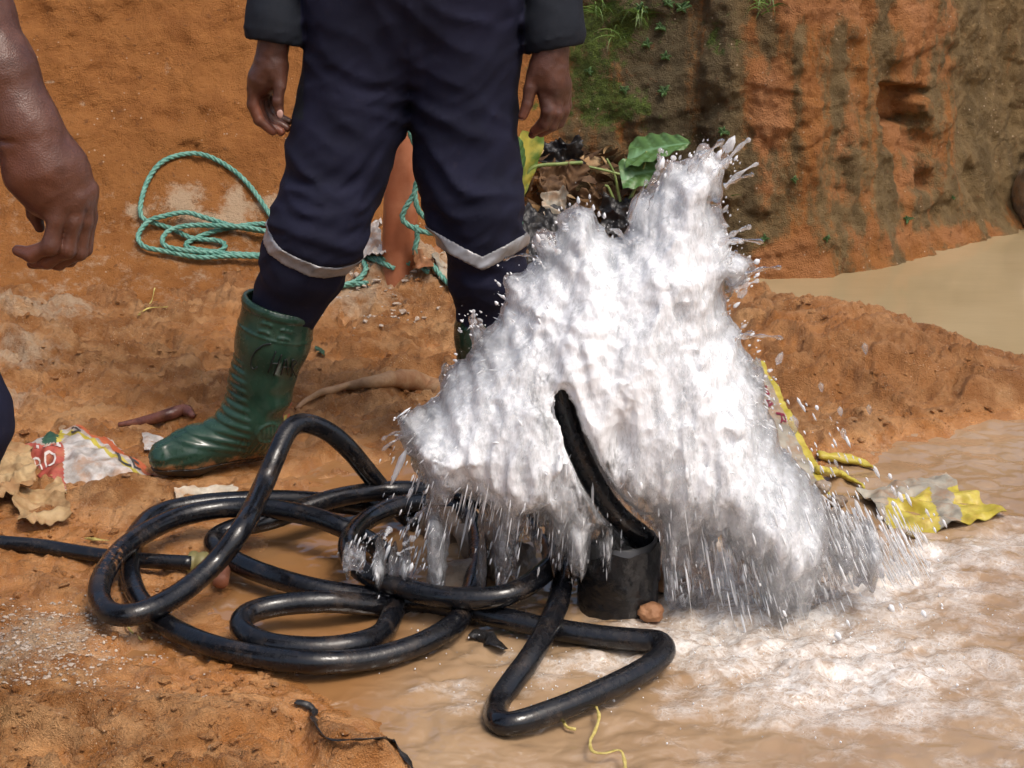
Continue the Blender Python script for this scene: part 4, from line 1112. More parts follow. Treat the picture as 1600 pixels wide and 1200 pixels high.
boot_k.P(Base_Color=_c, Roughness=boot_k.ramp(boot_k.noise(26, 4), 0.35, 0.7, 0.16, 0.36), Normal=boot_k.bump(boot_k.noise(70, 4), 0.12, 0.003))
BOOT = boot_k.m
sole_k = M('black_rubber_sole')
sole_k.P(Base_Color=sole_k.mix(sole_k.ramp(sole_k.noise(40, 5), 0.5, 0.75), (0.012, 0.012, 0.012), (0.16, 0.08, 0.035)), Roughness=0.4)
refl_k = M('silver_reflective_tape')
refl_k.P(Base_Color=refl_k.mix(refl_k.ramp(refl_k.noise(30, 5), 0.35, 0.75), (0.34, 0.34, 0.355), (0.20, 0.19, 0.18)), Roughness=0.38, Metallic=0.25, Normal=refl_k.bump(refl_k.noise(40, 4), 0.25, 0.004))
marker = M('black_marker_ink'); marker.P(Base_Color=(0.006, 0.010, 0.010), Roughness=0.5)

def px_pt(u, v, Y, r=None):
    p = atY(u, v, Y)
    return p if r is None else np.append(p, r * mpp(v, Y))

def folds(P, seed, amp):
    """cloth folds: warped ridges that run across the limb"""
    w = noise3(P, 5.0, seed) * 0.05
    Q = P.copy()
    Q[..., 2] = (P[..., 2] + 0.35 * P[..., 0] + w) * 1.0
    Q[..., 0] *= 0.35; Q[..., 1] *= 0.45
    a = 1 - 2.2 * np.abs(noise3(Q, 15.0, seed + 2))
    Q2 = P.copy(); Q2[..., 2] = P[..., 2] - 0.55 * P[..., 0] + w; Q2[..., 0] *= 0.4; Q2[..., 1] *= 0.5
    b = 1 - 2.2 * np.abs(noise3(Q2, 24.0, seed + 5))
    return amp * (0.65 * a + 0.35 * b + 0.5 * noise3(P, 9.0, seed + 9))

YM = 3.50       # depth of the standing man
def man():
    root = empty('person', tuple(atZ(560, 720, 0.0)))
    # --- coverall: trousers, torso and sleeves
    L = [px_pt(*q) for q in [(574, -20, YM, 88), (566, 90, YM, 88), (551, 165, YM, 85), (530, 250, YM - .02, 77), (508, 330, YM - .05, 68), (496, 366, YM - .065, 70), (489, 386, YM - .06, 63), (474, 415, YM - .05, 63), (452, 465, YM - .03, 50), (436, 530, YM - .02, 38)]]
    R = [px_pt(*q) for q in [(718, -20, YM, 88), (721, 90, YM, 86), (723, 165, YM, 79), (731, 250, YM - .01, 74), (740, 320, YM - .03, 70), (754, 375, YM - .03, 60), (760, 425, YM - .01, 57), (758, 480, YM, 40), (757, 540, YM, 38)]]
    ls = [px_pt(*q) for q in [(478, -430, YM + .03, 75), (440, -190, YM + .07, 58), (434, -60, YM + .01, 47), (431, 40, YM - .03, 42), (430, 68, YM - .035, 41)]]
    rs = [px_pt(*q) for q in [(815, -430, YM + .03, 75), (858, -190, YM + .07, 58), (862, -60, YM + .01, 46), (865, 45, YM - .03, 42), (866, 78, YM - .035, 42)]]
    def base(P):
        d = cone(P, px_pt(646, -110, YM), px_pt(646, -50, YM), 0.220, 0.222, (1, 0.66, 1))
        d = smin(d, cone(P, px_pt(645, -330, YM), px_pt(645, -60, YM), 0.235, 0.220, (1, 0.64, 1)), 0.05)
        legs = smin(chain(P, L, 0.02), chain(P, R, 0.02), 0.006)
        return smin(d, legs, 0.03)
    lo = np.array([-0.70, YM - 0.26, 0.22]); hi = np.array([0.30, YM + 0.24, 1.60])
    fld = Field(lo, hi, 0.0068)
    P = fld.P
    F = base(P)
    for ch in (ls, rs):
        a, b = ch[-2], ch[-1]
        e = (b[:3] - a[:3]) / np.linalg.norm(b[:3] - a[:3])
        tilt = e + np.array([0.16 if ch is rs else -0.10, 0, 0]); tilt /= np.linalg.norm(tilt)
        s_ = chain(P, ch, 0.03)
        mm = np.abs(s_) < 0.03
        s_[mm] -= folds(P[mm], 6.0, 0.0042) + 0.003 * sstep(0.004, 0.001, np.abs((P[mm] - b[:3]) @ tilt + 0.022))
        s_ = np.maximum(s_, (P - b[:3]) @ tilt)
        s_ = np.maximum(s_, -cone(P, b[:3] - e * 0.03, b[:3] + e * 0.05, b[3] - 0.006, b[3] - 0.006))
        F = smin(F, s_, 0.002)
    m = (np.abs(F) < 0.03) & (P[..., 0] > px_pt(474, 40, YM)[0] - 10 * (P[..., 2] < 0.8)) & (P[..., 0] < px_pt(818, 40, YM)[0] + 10 * (P[..., 2] < 0.8))
    q = P[m]
    kneeL = np.exp(-((q - px_pt(500, 345, YM - .05)) ** 2).sum(-1) / 0.018); kneeR = np.exp(-((q - px_pt(745, 345, YM - .03)) ** 2).sum(-1) / 0.018)
    crotch = np.exp(-((q - px_pt(642, 170, YM)) ** 2).sum(-1) / 0.02)
    amp = 0.0078 + 0.0110 * (kneeL + kneeR) + 0.004 * crotch
    disp = folds(q, 3.0, 1.0) * amp
    # stepped blouse of cloth just above the band
    zc = q[:, 2]
    # fly flap with its stitched edge
    xf = q[:, 0] - px_pt(652, 60, YM)[0]
    fly = sstep(0.016, 0.010, np.abs(xf)) * sstep(0.80, 0.84, zc) * (q[:, 1] < YM)
    disp = disp + 0.0035 * fly
    # side seams
    F[m] -= disp
    fld.F = F
    V, Q = fld.mesh()
    suit = link_mesh('coverall', V, Q, NAVY)
    suit.data.materials.append(DARK)
    cen = V[Q].mean(1)
    sl = ((cen[:, 0] < px_pt(476, 40, YM)[0]) | (cen[:, 0] > px_pt(820, 40, YM)[0])) & (cen[:, 2] > 0.78)
    suit.data.polygons.foreach_set('material_index', sl.astype(np.int32))
    under(root, suit)
    # --- reflective bands that follow the cloth
    def band(ch, f, lo, hi, seed=3.0):
        b = Field(lo, hi, 0.0042)
        d = chain(b.P, ch, 0.02)
        mm = np.abs(d) < 0.03
        qq = b.P[mm]
        kL = np.exp(-((qq - px_pt(500, 345, YM - .05)) ** 2).sum(-1) / 0.018); kR = np.exp(-((qq - px_pt(745, 345, YM - .03)) ** 2).sum(-1) / 0.018)
        d[mm] -= folds(qq, seed, 1.0) * (0.0078 + 0.0110 * (kL + kR))
        b.F = np.maximum(np.maximum(d - 0.0032, -(d + 0.006)), f(b.P)).astype(np.float32)
        return b.mesh()
    c0 = px_pt(492, 388, YM - .06)
    nL = np.array([0.36, -0.22, 0.91]); nL /= np.linalg.norm(nL)
    fL = lambda P: np.abs((P - c0) @ nL) - 0.0165
    V, Q = band(L, fL, c0 - np.array([.14, .14, .13]), c0 + np.array([.14, .14, .13]))
    under(root, link_mesh('reflective_band', V, Q, refl_k.m))
    c1 = px_pt(752, 398, YM - .03)
    fR = lambda P: np.abs(P[..., 2] - c1[2] - 0.50 * np.abs(P[..., 0] - c1[0] - 0.004) + 0.15 * (P[..., 1] - c1[1]) + 0.012) - 0.0155
    V, Q = band(R, fR, c1 - np.array([.13, .14, .10]), c1 + np.array([.13, .14, .13]))
    under(root, link_mesh('reflective_band', V, Q, refl_k.m))
    # --- body: head, neck and both forearms with hands as one skin
    YH = YM - 0.05
    def hand_field(lo, hi, h, chains, palms, k=0.006):
        f = Field(lo, hi, h)
        d = None
        for pts in palms: d = chain(f.P, pts, 0.02, d)
        fing = None
        for pts in chains:
            dd = chain(f.P, pts, 0.004)
            fing = dd if fing is None else smin(fing, dd, 0.0015)
        d = smin(d, fing, k)
        m = np.abs(d) < 0.006
        q = f.P[m]
        d[m] -= 0.0006 * noise3(q, 90.0, 2.0) + 0.0008 * noise3(q, 40.0, 5.0)
        f.F = d.astype(np.float32)
        return f.mesh()
    def pc(rows): return [px_pt(u, v, YH + dy, r) for (u, v, dy, r) in rows]
    parts = []
    palms = [pc([(432, 20, 0, 25), (428, 66, 0, 21), (424, 88, 0, 19.5), (421, 108, 0, 22)]),
             pc([(421, 105, 0, 21), (408, 126, 0, 18), (400, 142, 0, 12)]), pc([(423, 105, .01, 20), (414, 128, .022, 17), (410, 145, .03, 11)]),
             pc([(430, 108, -.006, 16), (437, 126, -.012, 10.5)])]
    fing = [pc([(434, 112, -.012, 12), (437, 135, -.020, 9.5), (434, 158, -.024, 8.6), (437, 178, -.026, 6.8)]),
            pc([(397, 140, -.004, 10.5), (395, 165, -.006, 9.2), (405, 188, -.006, 8.6), (426, 205, -.004, 6.8)]),
            pc([(402, 143, .014, 10.5), (404, 172, .014, 9.2), (417, 193, .014, 8.4), (439, 206, .012, 6.8)]),
            pc([(409, 146, .032, 10), (414, 173, .034, 8.8), (429, 191, .034, 8.0), (449, 200, .030, 6.4)]),
            pc([(416, 146, .048, 8.5), (422, 168, .052, 7.5), (436, 183, .052, 6.8), (452, 190, .048, 5.6)])]
    lo = px_pt(378, 225, YH) - np.array([0, .07, 0]); hi = px_pt(466, 8, YH) + np.array([0, .11, 0])
    parts.append(hand_field(lo, hi, 0.0022, fing, palms))
    palms = [pc([(864, 30, 0, 26), (861, 78, 0, 24.5), (859, 98, 0, 23), (858, 115, 0, 26)]),
             pc([(856, 112, -.004, 24), (862, 135, -.006, 20), (862, 150, -.006, 13)]), pc([(864, 112, .006, 21), (873, 135, .008, 16), (876, 150, .008, 12)]),
             pc([(845, 108, -.004, 15), (833, 128, -.010, 11)])]
    fing = [pc([(838, 116, -.008, 13), (829, 138, -.016, 10.5), (824, 162, -.020, 9.0), (817, 181, -.022, 7.0)]),
            pc([(853, 150, -.014, 13), (857, 174, -.020, 11.5), (851, 193, -.014, 10.0), (835, 204, .004, 7.4)]),
            pc([(865, 151, -.006, 13), (870, 176, -.010, 11.2), (862, 196, -.004, 9.6), (845, 207, .012, 7.4)]),
            pc([(876, 150, .006, 12), (880, 172, .006, 10.2), (873, 192, .012, 9.0), (855, 203, .024, 7.0)]),
            pc([(883, 147, .020, 10), (885, 165, .022, 8.6), (879, 182, .026, 7.6), (866, 192, .034, 6.0)]),
            pc([(847, 192, .004, 8.2), (838, 202, .010, 7.2), (831, 211, .016, 6.0)])]
    lo = px_pt(803, 228, YH) - np.array([0, .08, 0]); hi = px_pt(906, 18, YH) + np.array([0, .10, 0])
    parts.append(hand_field(lo, hi, 0.0022, fing, palms))
    # head above the picture
    hc = np.array([px_pt(645, 0, YM)[0], YM - 0.02, 1.66])
    f = Field(hc - np.array([.14, .17, .30]), hc + np.array([.14, .15, .16]), 0.008)
    d = cone(f.P, hc + np.array([0, 0, -.02]), hc + np.array([0, .01, .03]), 0.080, 0.094, (0.92, 1.08, 1.1))
    d = smin(d, cone(f.P, hc + np.array([0, -.04, -.07]), hc + np.array([0, -.05, -.09]), 0.055, 0.045), 0.03)
    d = smin(d, cone(f.P, hc + np.array([0, .02, -.08]), hc + np.array([0, .03, -.27]), 0.058, 0.066), 0.03)
    d = smin(d, cone(f.P, hc + np.array([0, -.10, 0]), hc + np.array([0, -.122, -.035]), 0.010, 0.016), 0.012)
    for s in (-1, 1):
        d = smin(d, cone(f.P, hc + np.array([s * .086, .01, .01]), hc + np.array([s * .088, .005, -.03]), 0.014, 0.010), 0.008)
        d = -smin(-d, cone(f.P, hc + np.array([s * .032, -.112, .012]), hc + np.array([s * .034, -.112, .012]), 0.014, 0.014), 0.012)
    f.F = d.astype(np.float32); parts.append(f.mesh())
    # shoulders, arms and trunk under the clothes join head and hands
    g = Field(np.array([-0.62, YM - 0.16, 0.80]), np.array([0.22, YM + 0.17, 1.50]), 0.012)
    inner = None
    for ch in (ls, rs):
        rows_ = [np.append(p[:3], min(p[3] * 0.62, 0.05)) for p in ch[:-1]] + [np.append(ch[-1][:3] + np.array([0, 0, 0.02]), 0.024)]
        d = chain(g.P, rows_, 0.03); inner = d if inner is None else np.minimum(inner, d)
    inner = smin(inner, cone(g.P, np.array([hc[0], YM, 0.95]), np.array([hc[0], YM, 1.32]), 0.15, 0.17, (1, .6, 1)), 0.04)
    inner = smin(inner, cone(g.P, np.array([hc[0], YM + .01, 1.30]), np.array([hc[0], YM + .01, 1.45]), 0.08, 0.06), 0.05)
    inner = smin(inner, cone(g.P, ls[0][:3], rs[0][:3], 0.05, 0.05), 0.05)
    g.F = inner.astype(np.float32)
    V, Q = g.mesh(); Q = [tuple(q) for q in Q]
    for pv, pq in parts:
        n0 = len(V)
        V, Q = merge([(V, Q), (pv, pq)])
        Q = stitch(V, Q, n0)
    # inner faces of the bent fingers are lighter
    tipL, tipR = px_pt(432, 205, YH), px_pt(838, 206, YH)
    palm = np.maximum(0.9 * np.exp(-((V - tipL) ** 2).sum(1) / 0.00075), 0.6 * np.exp(-((V - tipR) ** 2).sum(1) / 0.0007))
    palm = np.maximum(palm, 0.7 * np.exp(-((V - px_pt(413, 170, YH - .012)) ** 2).sum(1) / 0.0006))
    palm = np.maximum(palm, 0.45 * np.exp(-((V - px_pt(822, 180, YH - .02)) ** 2).sum(1) / 0.0004))
    body = link_mesh('body', V, np.array([f + (f[-1],) * (4 - len(f)) for f in Q]) if False else Q, SKIN, attrs={'palm': palm})
    under(root, body)
    for (u, v, dy, su, sv) in ((437.5, 178, -.0335, 5.2, 6.8), (815.5, 181.5, -.0275, 3.6, 6.4)):
        me = bmesh.new(); bmesh.ops.create_uvsphere(me, u_segments=12, v_segments=8, radius=1.0)
        c = px_pt(u, v, YH + dy); s = mpp(v, YH)
        vv = np.array([q.co[:] for q in me.verts]) * np.array([su * s, 0.0022, sv * s]) + c
        ff = [tuple(x.index for x in q.verts) for q in me.faces]; me.free()
        nl = link_mesh('thumbnail', vv, ff, nailm.m)
        nl.parent = body; nl.matrix_parent_inverse = body.matrix_parent_inverse.copy() if False else Matrix.Identity(4)
        nl.matrix_parent_inverse = Matrix.Translation(-root.location) @ Matrix.Identity(4)
        nl.matrix_parent_inverse = Matrix.Identity(4)
    return root

def boot(name, shaft, heel, toe, ground_z, h, ribs=True, seed=0.0, letters=None):
    """a rubber boot: shaft is rows of (point, radius) from the rim down to the ankle; heel and toe are ground points"""
    heel, toe = np.asarray(heel, float), np.asarray(toe, float)
    f = (toe - heel) * np.array([1, 1, 0]); ln = np.linalg.norm(f); f /= ln
    s = np.array([-f[1], f[0], 0.0])
    pts = np.array([np.append(p, r) for p, r in shaft])
    allp = np.vstack([pts[:, :3], heel[None], toe[None]])
    lo, hi = allp.min(0) - 0.105, allp.max(0) + 0.105
    lo[2] = ground_z - 0.004; hi[2] = pts[0, 2] + 0.05
    fl = Field(lo, hi, h); P = fl.P
    up = np.array([0, 0, 1.0])
    ax = (pts[0, :3] - pts[-1, :3]); ax /= np.linalg.norm(ax)
    d = chain(P, pts, 0.02)
    an = pts[-1, :3]
    heelc = heel + up * 0.055 + f * 0.045
    d = smin(d, cone(P, an, heelc, pts[-1, 3] * 0.98, 0.043), 0.03)
    ball = heel + f * ln * 0.66
    def flat(a, b, ra, rb, w):
        return cone(P, a, b, ra, rb)
    d = smin(d, cone(P, an + f * 0.005 - up * 0.03, ball + up * 0.050, 0.055, 0.045), 0.035)
    d = smin(d, cone(P, heelc, ball + up * 0.046, 0.042, 0.045), 0.02)
    d = smin(d, cone(P, ball + up * 0.046, toe + up * 0.042 - f * 0.045, 0.047, 0.037), 0.02)
    # moulded detail
    m = np.abs(d) < 0.012
    q = P[m]
    t = (q - an) @ ax                                     # height along the shaft
    fr = (q - an) @ f; sd = np.abs((q - an) @ s)
    L = np.linalg.norm(pts[0, :3] - an)
    disp = np.zeros(len(q))
    if ribs:
        front = sstep(0.024, 0.032, fr - np.interp(t, [0, L], [0.0, 0.012]))
        rib = sstep(-0.10, -0.06, t) * sstep(0.135, 0.130, t) * front
        disp += 0.0013 * np.clip(np.sin((t + 0.5 * np.minimum(fr, 0.0)) * 2 * np.pi / 0.0195) * 1.6, -1, 1) * rib
        tt = (q - heel) @ f
        toec = sstep(ln - 0.115, ln - 0.07, tt)
        disp += 0.0009 * np.sin((q[:, 2] * 0.8 + sd * 0.5 + tt * 0.3) * 2 * np.pi / 0.016) * toec * sstep(0.02, 0.035, q[:, 2] - ground_z)
        # heel flutes and ankle badge
        hc = an - f * 0.012 - up * 0.030 + s * 0.0
        a1, a2 = (q - hc) @ f, (q - hc) @ up
        rr = np.sqrt((a1 / 0.026) ** 2 + (a2 / 0.022) ** 2)
        disp += 0.0026 * sstep(0.22, 0.05, np.abs(rr - 1.0)) + 0.0015 * np.sin(a1 * 2 * np.pi / 0.010) * sstep(0.95, 0.8, rr)
        disp += 0.0011 * np.sin((a1 + 0.45 * a2) * 2 * np.pi / 0.013) * sstep(1.1, 1.3, rr) * sstep(-0.085, -0.07, a2) * sstep(0.002, -0.012, a2) * sstep(0.075, 0.06, np.abs(a1))
    disp += 0.0026 * sstep(0.008, 0.005, np.abs(t - (L - 0.012))) + 0.0016 * sstep(0.003, 0.0018, np.abs(t - (L - 0.062)))
    # pressed bars under the rim
    lat = (q - an) @ np.cross(ax, np.array([0.0, -1.0, 0.0]))
    for (bt, bl) in ((L - 0.030, -0.012), (L - 0.048, -0.014), (L - 0.034, 0.030), (L - 0.052, 0.029)):
        disp += 0.0024 * sstep(0.0038, 0.0022, np.abs(t - bt + 14 * (lat - bl) ** 2)) * sstep(0.014, 0.011, np.abs(lat - bl)) * (q[:, 1] < an[1])
    # soft buckle above the ankle at the back
    disp += 0.006 * np.sin((t - 0.03) * 2 * np.pi / 0.075 + 0.8 + 12 * fr) * np.exp(-((t - 0.030) / 0.045) ** 2) * sstep(0.01, -0.03, fr)
    disp += 0.0025 * noise3(q, 9.0, seed)
    d[m] -= disp
    rim = pts[0, :3]
    d = np.maximum(d, (P - rim) @ ax)                     # cut the top
    d = np.maximum(d, -cone(P, rim - ax * 0.12, rim + ax * 0.08, pts[0, 3] - 0.016, pts[0, 3] - 0.0052))
    solez = ground_z + 0.022
    up_d = np.maximum(d, solez - P[..., 2])
    # sole
    foot2 = np.minimum(d - 0.003, 9)
    hb = (P - heel) @ f
    arch = sstep(ln * 0.27, ln * 0.30, hb) * sstep(ln * 0.44, ln * 0.40, hb) * 0.012
    sd_ = np.maximum(np.maximum(foot2, P[..., 2] - solez - 0.001), ground_z + arch - P[..., 2])
    fl.F = up_d.astype(np.float32)
    V, Q = fl.mesh()
    mud = 0.62 * sstep(0.07, 0.015, V[:, 2] - ground_z) + 0.18 * sstep(0.2, 0.05, V[:, 2] - ground_z)
    o = link_mesh(name, V, Q, BOOT, attrs={'mud': mud})
    fl.F = sd_.astype(np.float32)
    V2, Q2 = fl.mesh()
    so = link_mesh('sole', V2, Q2, sole_k.m); so.parent = o
    return o, V
ROOT = man()
# the boot that steps toward the picture's left
gz = 0.010
heel = atZ(432, 716, gz); toe = atZ(229, 748, gz)
def sp(u, v, Y, r): return (px_pt(u, v, Y), r * mpp(v, Y))
shaftL = [sp(439, 472, 3.47, 60), sp(426, 530, 3.47, 56), sp(410, 592, 3.475, 49), sp(396, 645, 3.475, 44)]
bootL, BV = boot('boot', shaftL, heel, toe, gz, 0.0027, True, 1.0)
under(ROOT, bootL)
bootL['label'] = 'green rubber boot with ribbed front and pen marks on its shaft'
# handwriting on the shaft, laid on the rubber
def on_surface(u, v, Vs):
    d = ray(u, v); o = np.array([0, 0, CAM_Z])
    d = d / np.linalg.norm(d)
    w = Vs - o; t = w @ d
    dist = np.linalg.norm(w - t[:, None] * d, axis=1)
    near = dist < 0.006
    if not near.any(): near = dist < dist.min() + 0.002
    return o + d * (t[near].min() - 0.0005)
strokes = [[(424, 537), (412, 539), (400, 548), (393, 560), (392, 572), (397, 577), (402, 573)],
           [(431, 549), (425, 565), (419, 582)], [(440, 554), (434, 570), (428, 586)], [(424, 568), (436, 568)],
           [(439, 586), (447, 560), (450, 586)], [(442, 574), (452, 574)], [(457, 562), (455, 588)], [(457, 562), (464, 566), (457, 575), (463, 590)]]
parts = []
for st in strokes:
    pl = spline(np.array([np.append(np.array(q, float), 0) for q in st]), 3.0)[:, :2]
    c = np.array([on_surface(u, v, BV) for u, v in pl])
    if len(c) > 4:
        k = np.ones(3) / 3; c[1:-1, 1] = np.convolve(c[:, 1], k, 'valid')
    parts.append(tube(c, 0.0016, 6))
V, F = merge(parts)
ink = link_mesh('pen_marking', V, F, marker.m); ink.parent = bootL
# the other boot, half hidden by the water
gz2 = tz(*gp(760, 700)) - 0.008
hh = atZ(775, 690, gz2); tt = atZ(740, 775, gz2)
shaftR = [sp(757, 462, 3.50, 41.5), sp(757, 520, 3.50, 44), sp(758, 590, 3.505, 43), sp(760, 640, 3.51, 41)]
bootR, _ = boot('boot', shaftR, hh, tt, gz2, 0.0042, False, 4.0)
under(ROOT, bootR)
bootR['label'] = 'green rubber boot half hidden behind the splash'
tag(ROOT, 'person in navy coverall and green rubber boots standing with legs apart', 'person')

# ------------------------------------------------------------------ the second person, of whom only an arm shows
def second():
    YA = 2.15
    root = empty('person', (-0.86, 2.28, 0.0))
    def pc(rows): return [px_pt(u, v, YA + dy, r) for (u, v, dy, r) in rows]
    f = Field(px_pt(-130, 440, YA) - np.array([0, .10, 0]), px_pt(170, -120, YA) + np.array([0, .12, 0]), 0.0024)
    P = f.P
    d = chain(P, pc([(-110, -110, .06, 68), (-50, 20, .03, 66), (0, 110, .01, 54), (36, 185, 0, 46), (50, 212, 0, 45)]), 0.02)
    d = chain(P, pc([(50, 212, 0, 45), (70, 262, 0, 50), (92, 300, .004, 40), (100, 314, .004, 26)]), 0.02, d)
    d = smin(d, chain(P, pc([(58, 225, .01, 36), (100, 265, .012, 36), (128, 300, .014, 24)]), 0.01), 0.02)
    d = smin(d, chain(P, pc([(40, 225, -.004, 38), (52, 268, -.004, 42), (72, 305, 0, 34)]), 0.01), 0.02)
    fg = None
    for rows, kk in (([(98, 308, -.012, 21), (89, 342, -.020, 18.5), (79, 385, -.022, 16.5), (50, 398, -.016, 14.5), (27, 391, -.010, 11)], .008),
                 ([(120, 306, -.004, 20), (115, 345, -.010, 17.5), (106, 391, -.010, 15.5), (74, 409, -.002, 13.5), (52, 409, .006, 11)], .006),
                 ([(134, 301, .010, 18), (132, 345, .008, 16.5), (124, 394, .008, 14.5), (92, 412, .014, 12.5), (50, 413, .020, 10)], .006),
                 ([(142, 296, .026, 14), (140, 340, .030, 13.5), (134, 390, .030, 12.5), (108, 408, .034, 11), (76, 410, .04, 9)], .006),
                 ([(28, 240, .010, 30), (46, 298, .016, 20), (55, 335, .020, 15), (62, 356, .022, 11)], .012)):
        dd = chain(P, pc([(u, v, dy, r * 0.80) for (u, v, dy, r) in rows]), 0.006)
        fg = dd if fg is None else smin(fg, dd, 0.0015)
    d = smin(d, fg, 0.010)
    m = np.abs(d) < 0.01
    q = P[m]
    kn = 0
    for (u, v, dy) in ((104, 318, -.02), (127, 314, -.012), (146, 296, .01), (80, 386, -.03), (106, 390, -.022)):
        kn = kn + 0.0025 * np.exp(-((q - px_pt(u, v, YA + dy)) ** 2).sum(-1) / 0.00012)
    tend = 0
    d[m] -= kn + 0.0010 * noise3(q, 28.0, 3.0) + 0.0007 * noise3(q, 70.0, 6.0)
    # crease at the inner wrist
    cr = (q - px_pt(12, 216, YA - .01)); d[m] += 0.004 * np.exp(-(cr[:, 2] / 0.004) ** 2) * sstep(0.03, 0.0, cr[:, 0])
    f.F = d.astype(np.float32)
    parts = [f.mesh()]
    el = px_pt(-110, -110, YA + .06)
    sh = np.array([-0.93, 2.40, 1.38])
    g = Field(np.array([-1.25, 2.05, 0.98]), np.array([-0.60, 2.62, 1.80]), 0.010)
    d = cone(g.P, el, sh, 0.053, 0.062)
    hc = np.array([-1.02, 2.34, 1.62])
    d = smin(d, cone(g.P, hc, hc + np.array([0, .01, .05]), 0.080, 0.092), 0.01)
    d = smin(d, cone(g.P, hc + np.array([0, .02, -.05]), hc + np.array([0, .03, -.24]), 0.058, 0.07), 0.03)
    d = smin(d, cone(g.P, hc + np.array([.06, -.06, -.03]), hc + np.array([.07, -.07, -.06]), 0.03, 0.028), 0.03)
    d = smin(d, cone(g.P, sh, hc + np.array([0, .04, -.24]), 0.07, 0.08), 0.03)
    g.F = d.astype(np.float32)
    parts.append(g.mesh())
    n0 = len(parts[0][0])
    V, Q = merge(parts)
    Q = stitch(V, Q, n0)
    palm = 0.35 * np.exp(-((V - px_pt(55, 395, YA)) ** 2).sum(1) / 0.0016) + 0.25 * np.exp(-((V - px_pt(25, 260, YA - .03)) ** 2).sum(1) / 0.0025)
    body = link_mesh('body', V, Q, SKIN, attrs={'palm': palm})
    # shirt and trousers outside the picture
    g = Field(np.array([-1.35, 2.02, 0.20]), np.array([-0.55, 2.72, 1.48]), 0.011)
    P = g.P
    d = cone(P, np.array([-1.03, 2.38, 0.98]), np.array([-1.02, 2.38, 1.30]), 0.17, 0.19, (1, 0.7, 1))
    d = smin(d, cone(P, sh, sh + (el - sh) * 0.55, 0.085, 0.08), 0.04)
    kn = px_pt(-94, 655, 2.20)
    d = smin(d, chain(P, [np.array([-.98, 2.36, .92, .100]), np.append(kn, .088), np.array([-.90, 2.34, .25, .070])], 0.03), 0.04)
    d = smin(d, chain(P, [np.array([-1.12, 2.38, .92, .105]), np.array([-1.16, 2.34, .55, .085]), np.array([-1.17, 2.40, .25, .070])], 0.03), 0.04)
    m = np.abs(d) < 0.03
    d[m] -= folds(P[m], 8.0, 0.006)
    g.F = d.astype(np.float32)
    V, Q = g.mesh()
    clothes = link_mesh('coverall', V, Q, NAVY)
    under(root, body, clothes)
    for (hx, hy, tx, ty, ax, ay) in ((-.92, 2.40, -.775, 2.170, -.90, 2.34), (-1.19, 2.46, -1.16, 2.17, -1.18, 2.41)):
        z = tz(hx, hy) * 0.5 + tz(tx, ty) * 0.5
        b, _ = boot('boot', [(np.array([ax, ay, z + .38]), .083), (np.array([ax, ay, z + .22]), .070), (np.array([ax, ay, z + .11]), .058)], np.array([hx, hy, z]), np.array([tx, ty, z]), z, 0.008, False, 2.0)
        under(root, b)
    tag(root, 'person at the left edge, only a wet bare forearm and curled hand showing', 'person')
second()

# ------------------------------------------------------------------ well casing with its black wrapping
CX, CY = atY(966, 900, 2.80)[:2]
CTOP = 0.122
casing = empty('well_casing', (CX, CY, -0.05))
pvc = M('grey_pvc'); pvc.P(Base_Color=pvc.mix(pvc.noise(20), (0.02, 0.02, 0.022), (0.07, 0.07, 0.07)), Roughness=0.3)
blackp = M('wet_black_plastic')
blackp.P(Base_Color=blackp.mix(blackp.ramp(blackp.noise(25, 6, 0.7), 0.5, 0.75), (0.010, 0.010, 0.011), (0.06, 0.055, 0.05)), Roughness=0.22, Normal=blackp.bump(blackp.noise(35, 5, 0.6), 0.6, 0.008))
a = np.linspace(0, 2 * np.pi, 48, endpoint=False)
prof = [(0.069, -0.06), (0.069, CTOP + 0.002), (0.066, CTOP + 0.004), (0.063, CTOP + 0.002), (0.063, -0.03)]
V = np.array([(CX + r * np.cos(t), CY + r * np.sin(t), z) for t in a for (r, z) in prof])
p1 = link_mesh('casing_pipe', V, grid_faces(48, len(prof), True), pvc.m)
nz = 26
hz_ = np.linspace(-0.05, CTOP - 0.004, nz)
A2, Z2_ = np.meshgrid(np.linspace(0, 2 * np.pi, 90, endpoint=False), hz_, indexing='ij')
pp = np.stack([np.cos(A2) * 1.2, np.sin(A2) * 1.2, Z2_ * 14], -1)
RR = 0.0735 + 0.0035 * fbm3(pp, 1.6, 3) + 0.003 * np.abs(noise3(np.stack([np.cos(A2 + Z2_ * 9), np.sin(A2 + Z2_ * 9), Z2_ * 4], -1), 3.0))
top_wave = 0.016 * noise2(A2 * 1.3, A2 * 0 + 3) * sstep(0.06, CTOP, Z2_) - 0.02 * sstep(np.pi, 1.1 * np.pi, A2) * sstep(1.5 * np.pi, 1.2 * np.pi, A2) * sstep(0.05, CTOP, Z2_)
V = np.stack([CX + RR * np.cos(A2), CY + RR * np.sin(A2), Z2_ + top_wave], -1).reshape(-1, 3)
p2 = link_mesh('plastic_wrap', V, grid_faces(90, nz, True), blackp.m)
under(casing, p1, p2)
tag(casing, 'short well casing wrapped in wet black plastic at the foot of the splash', 'well casing')

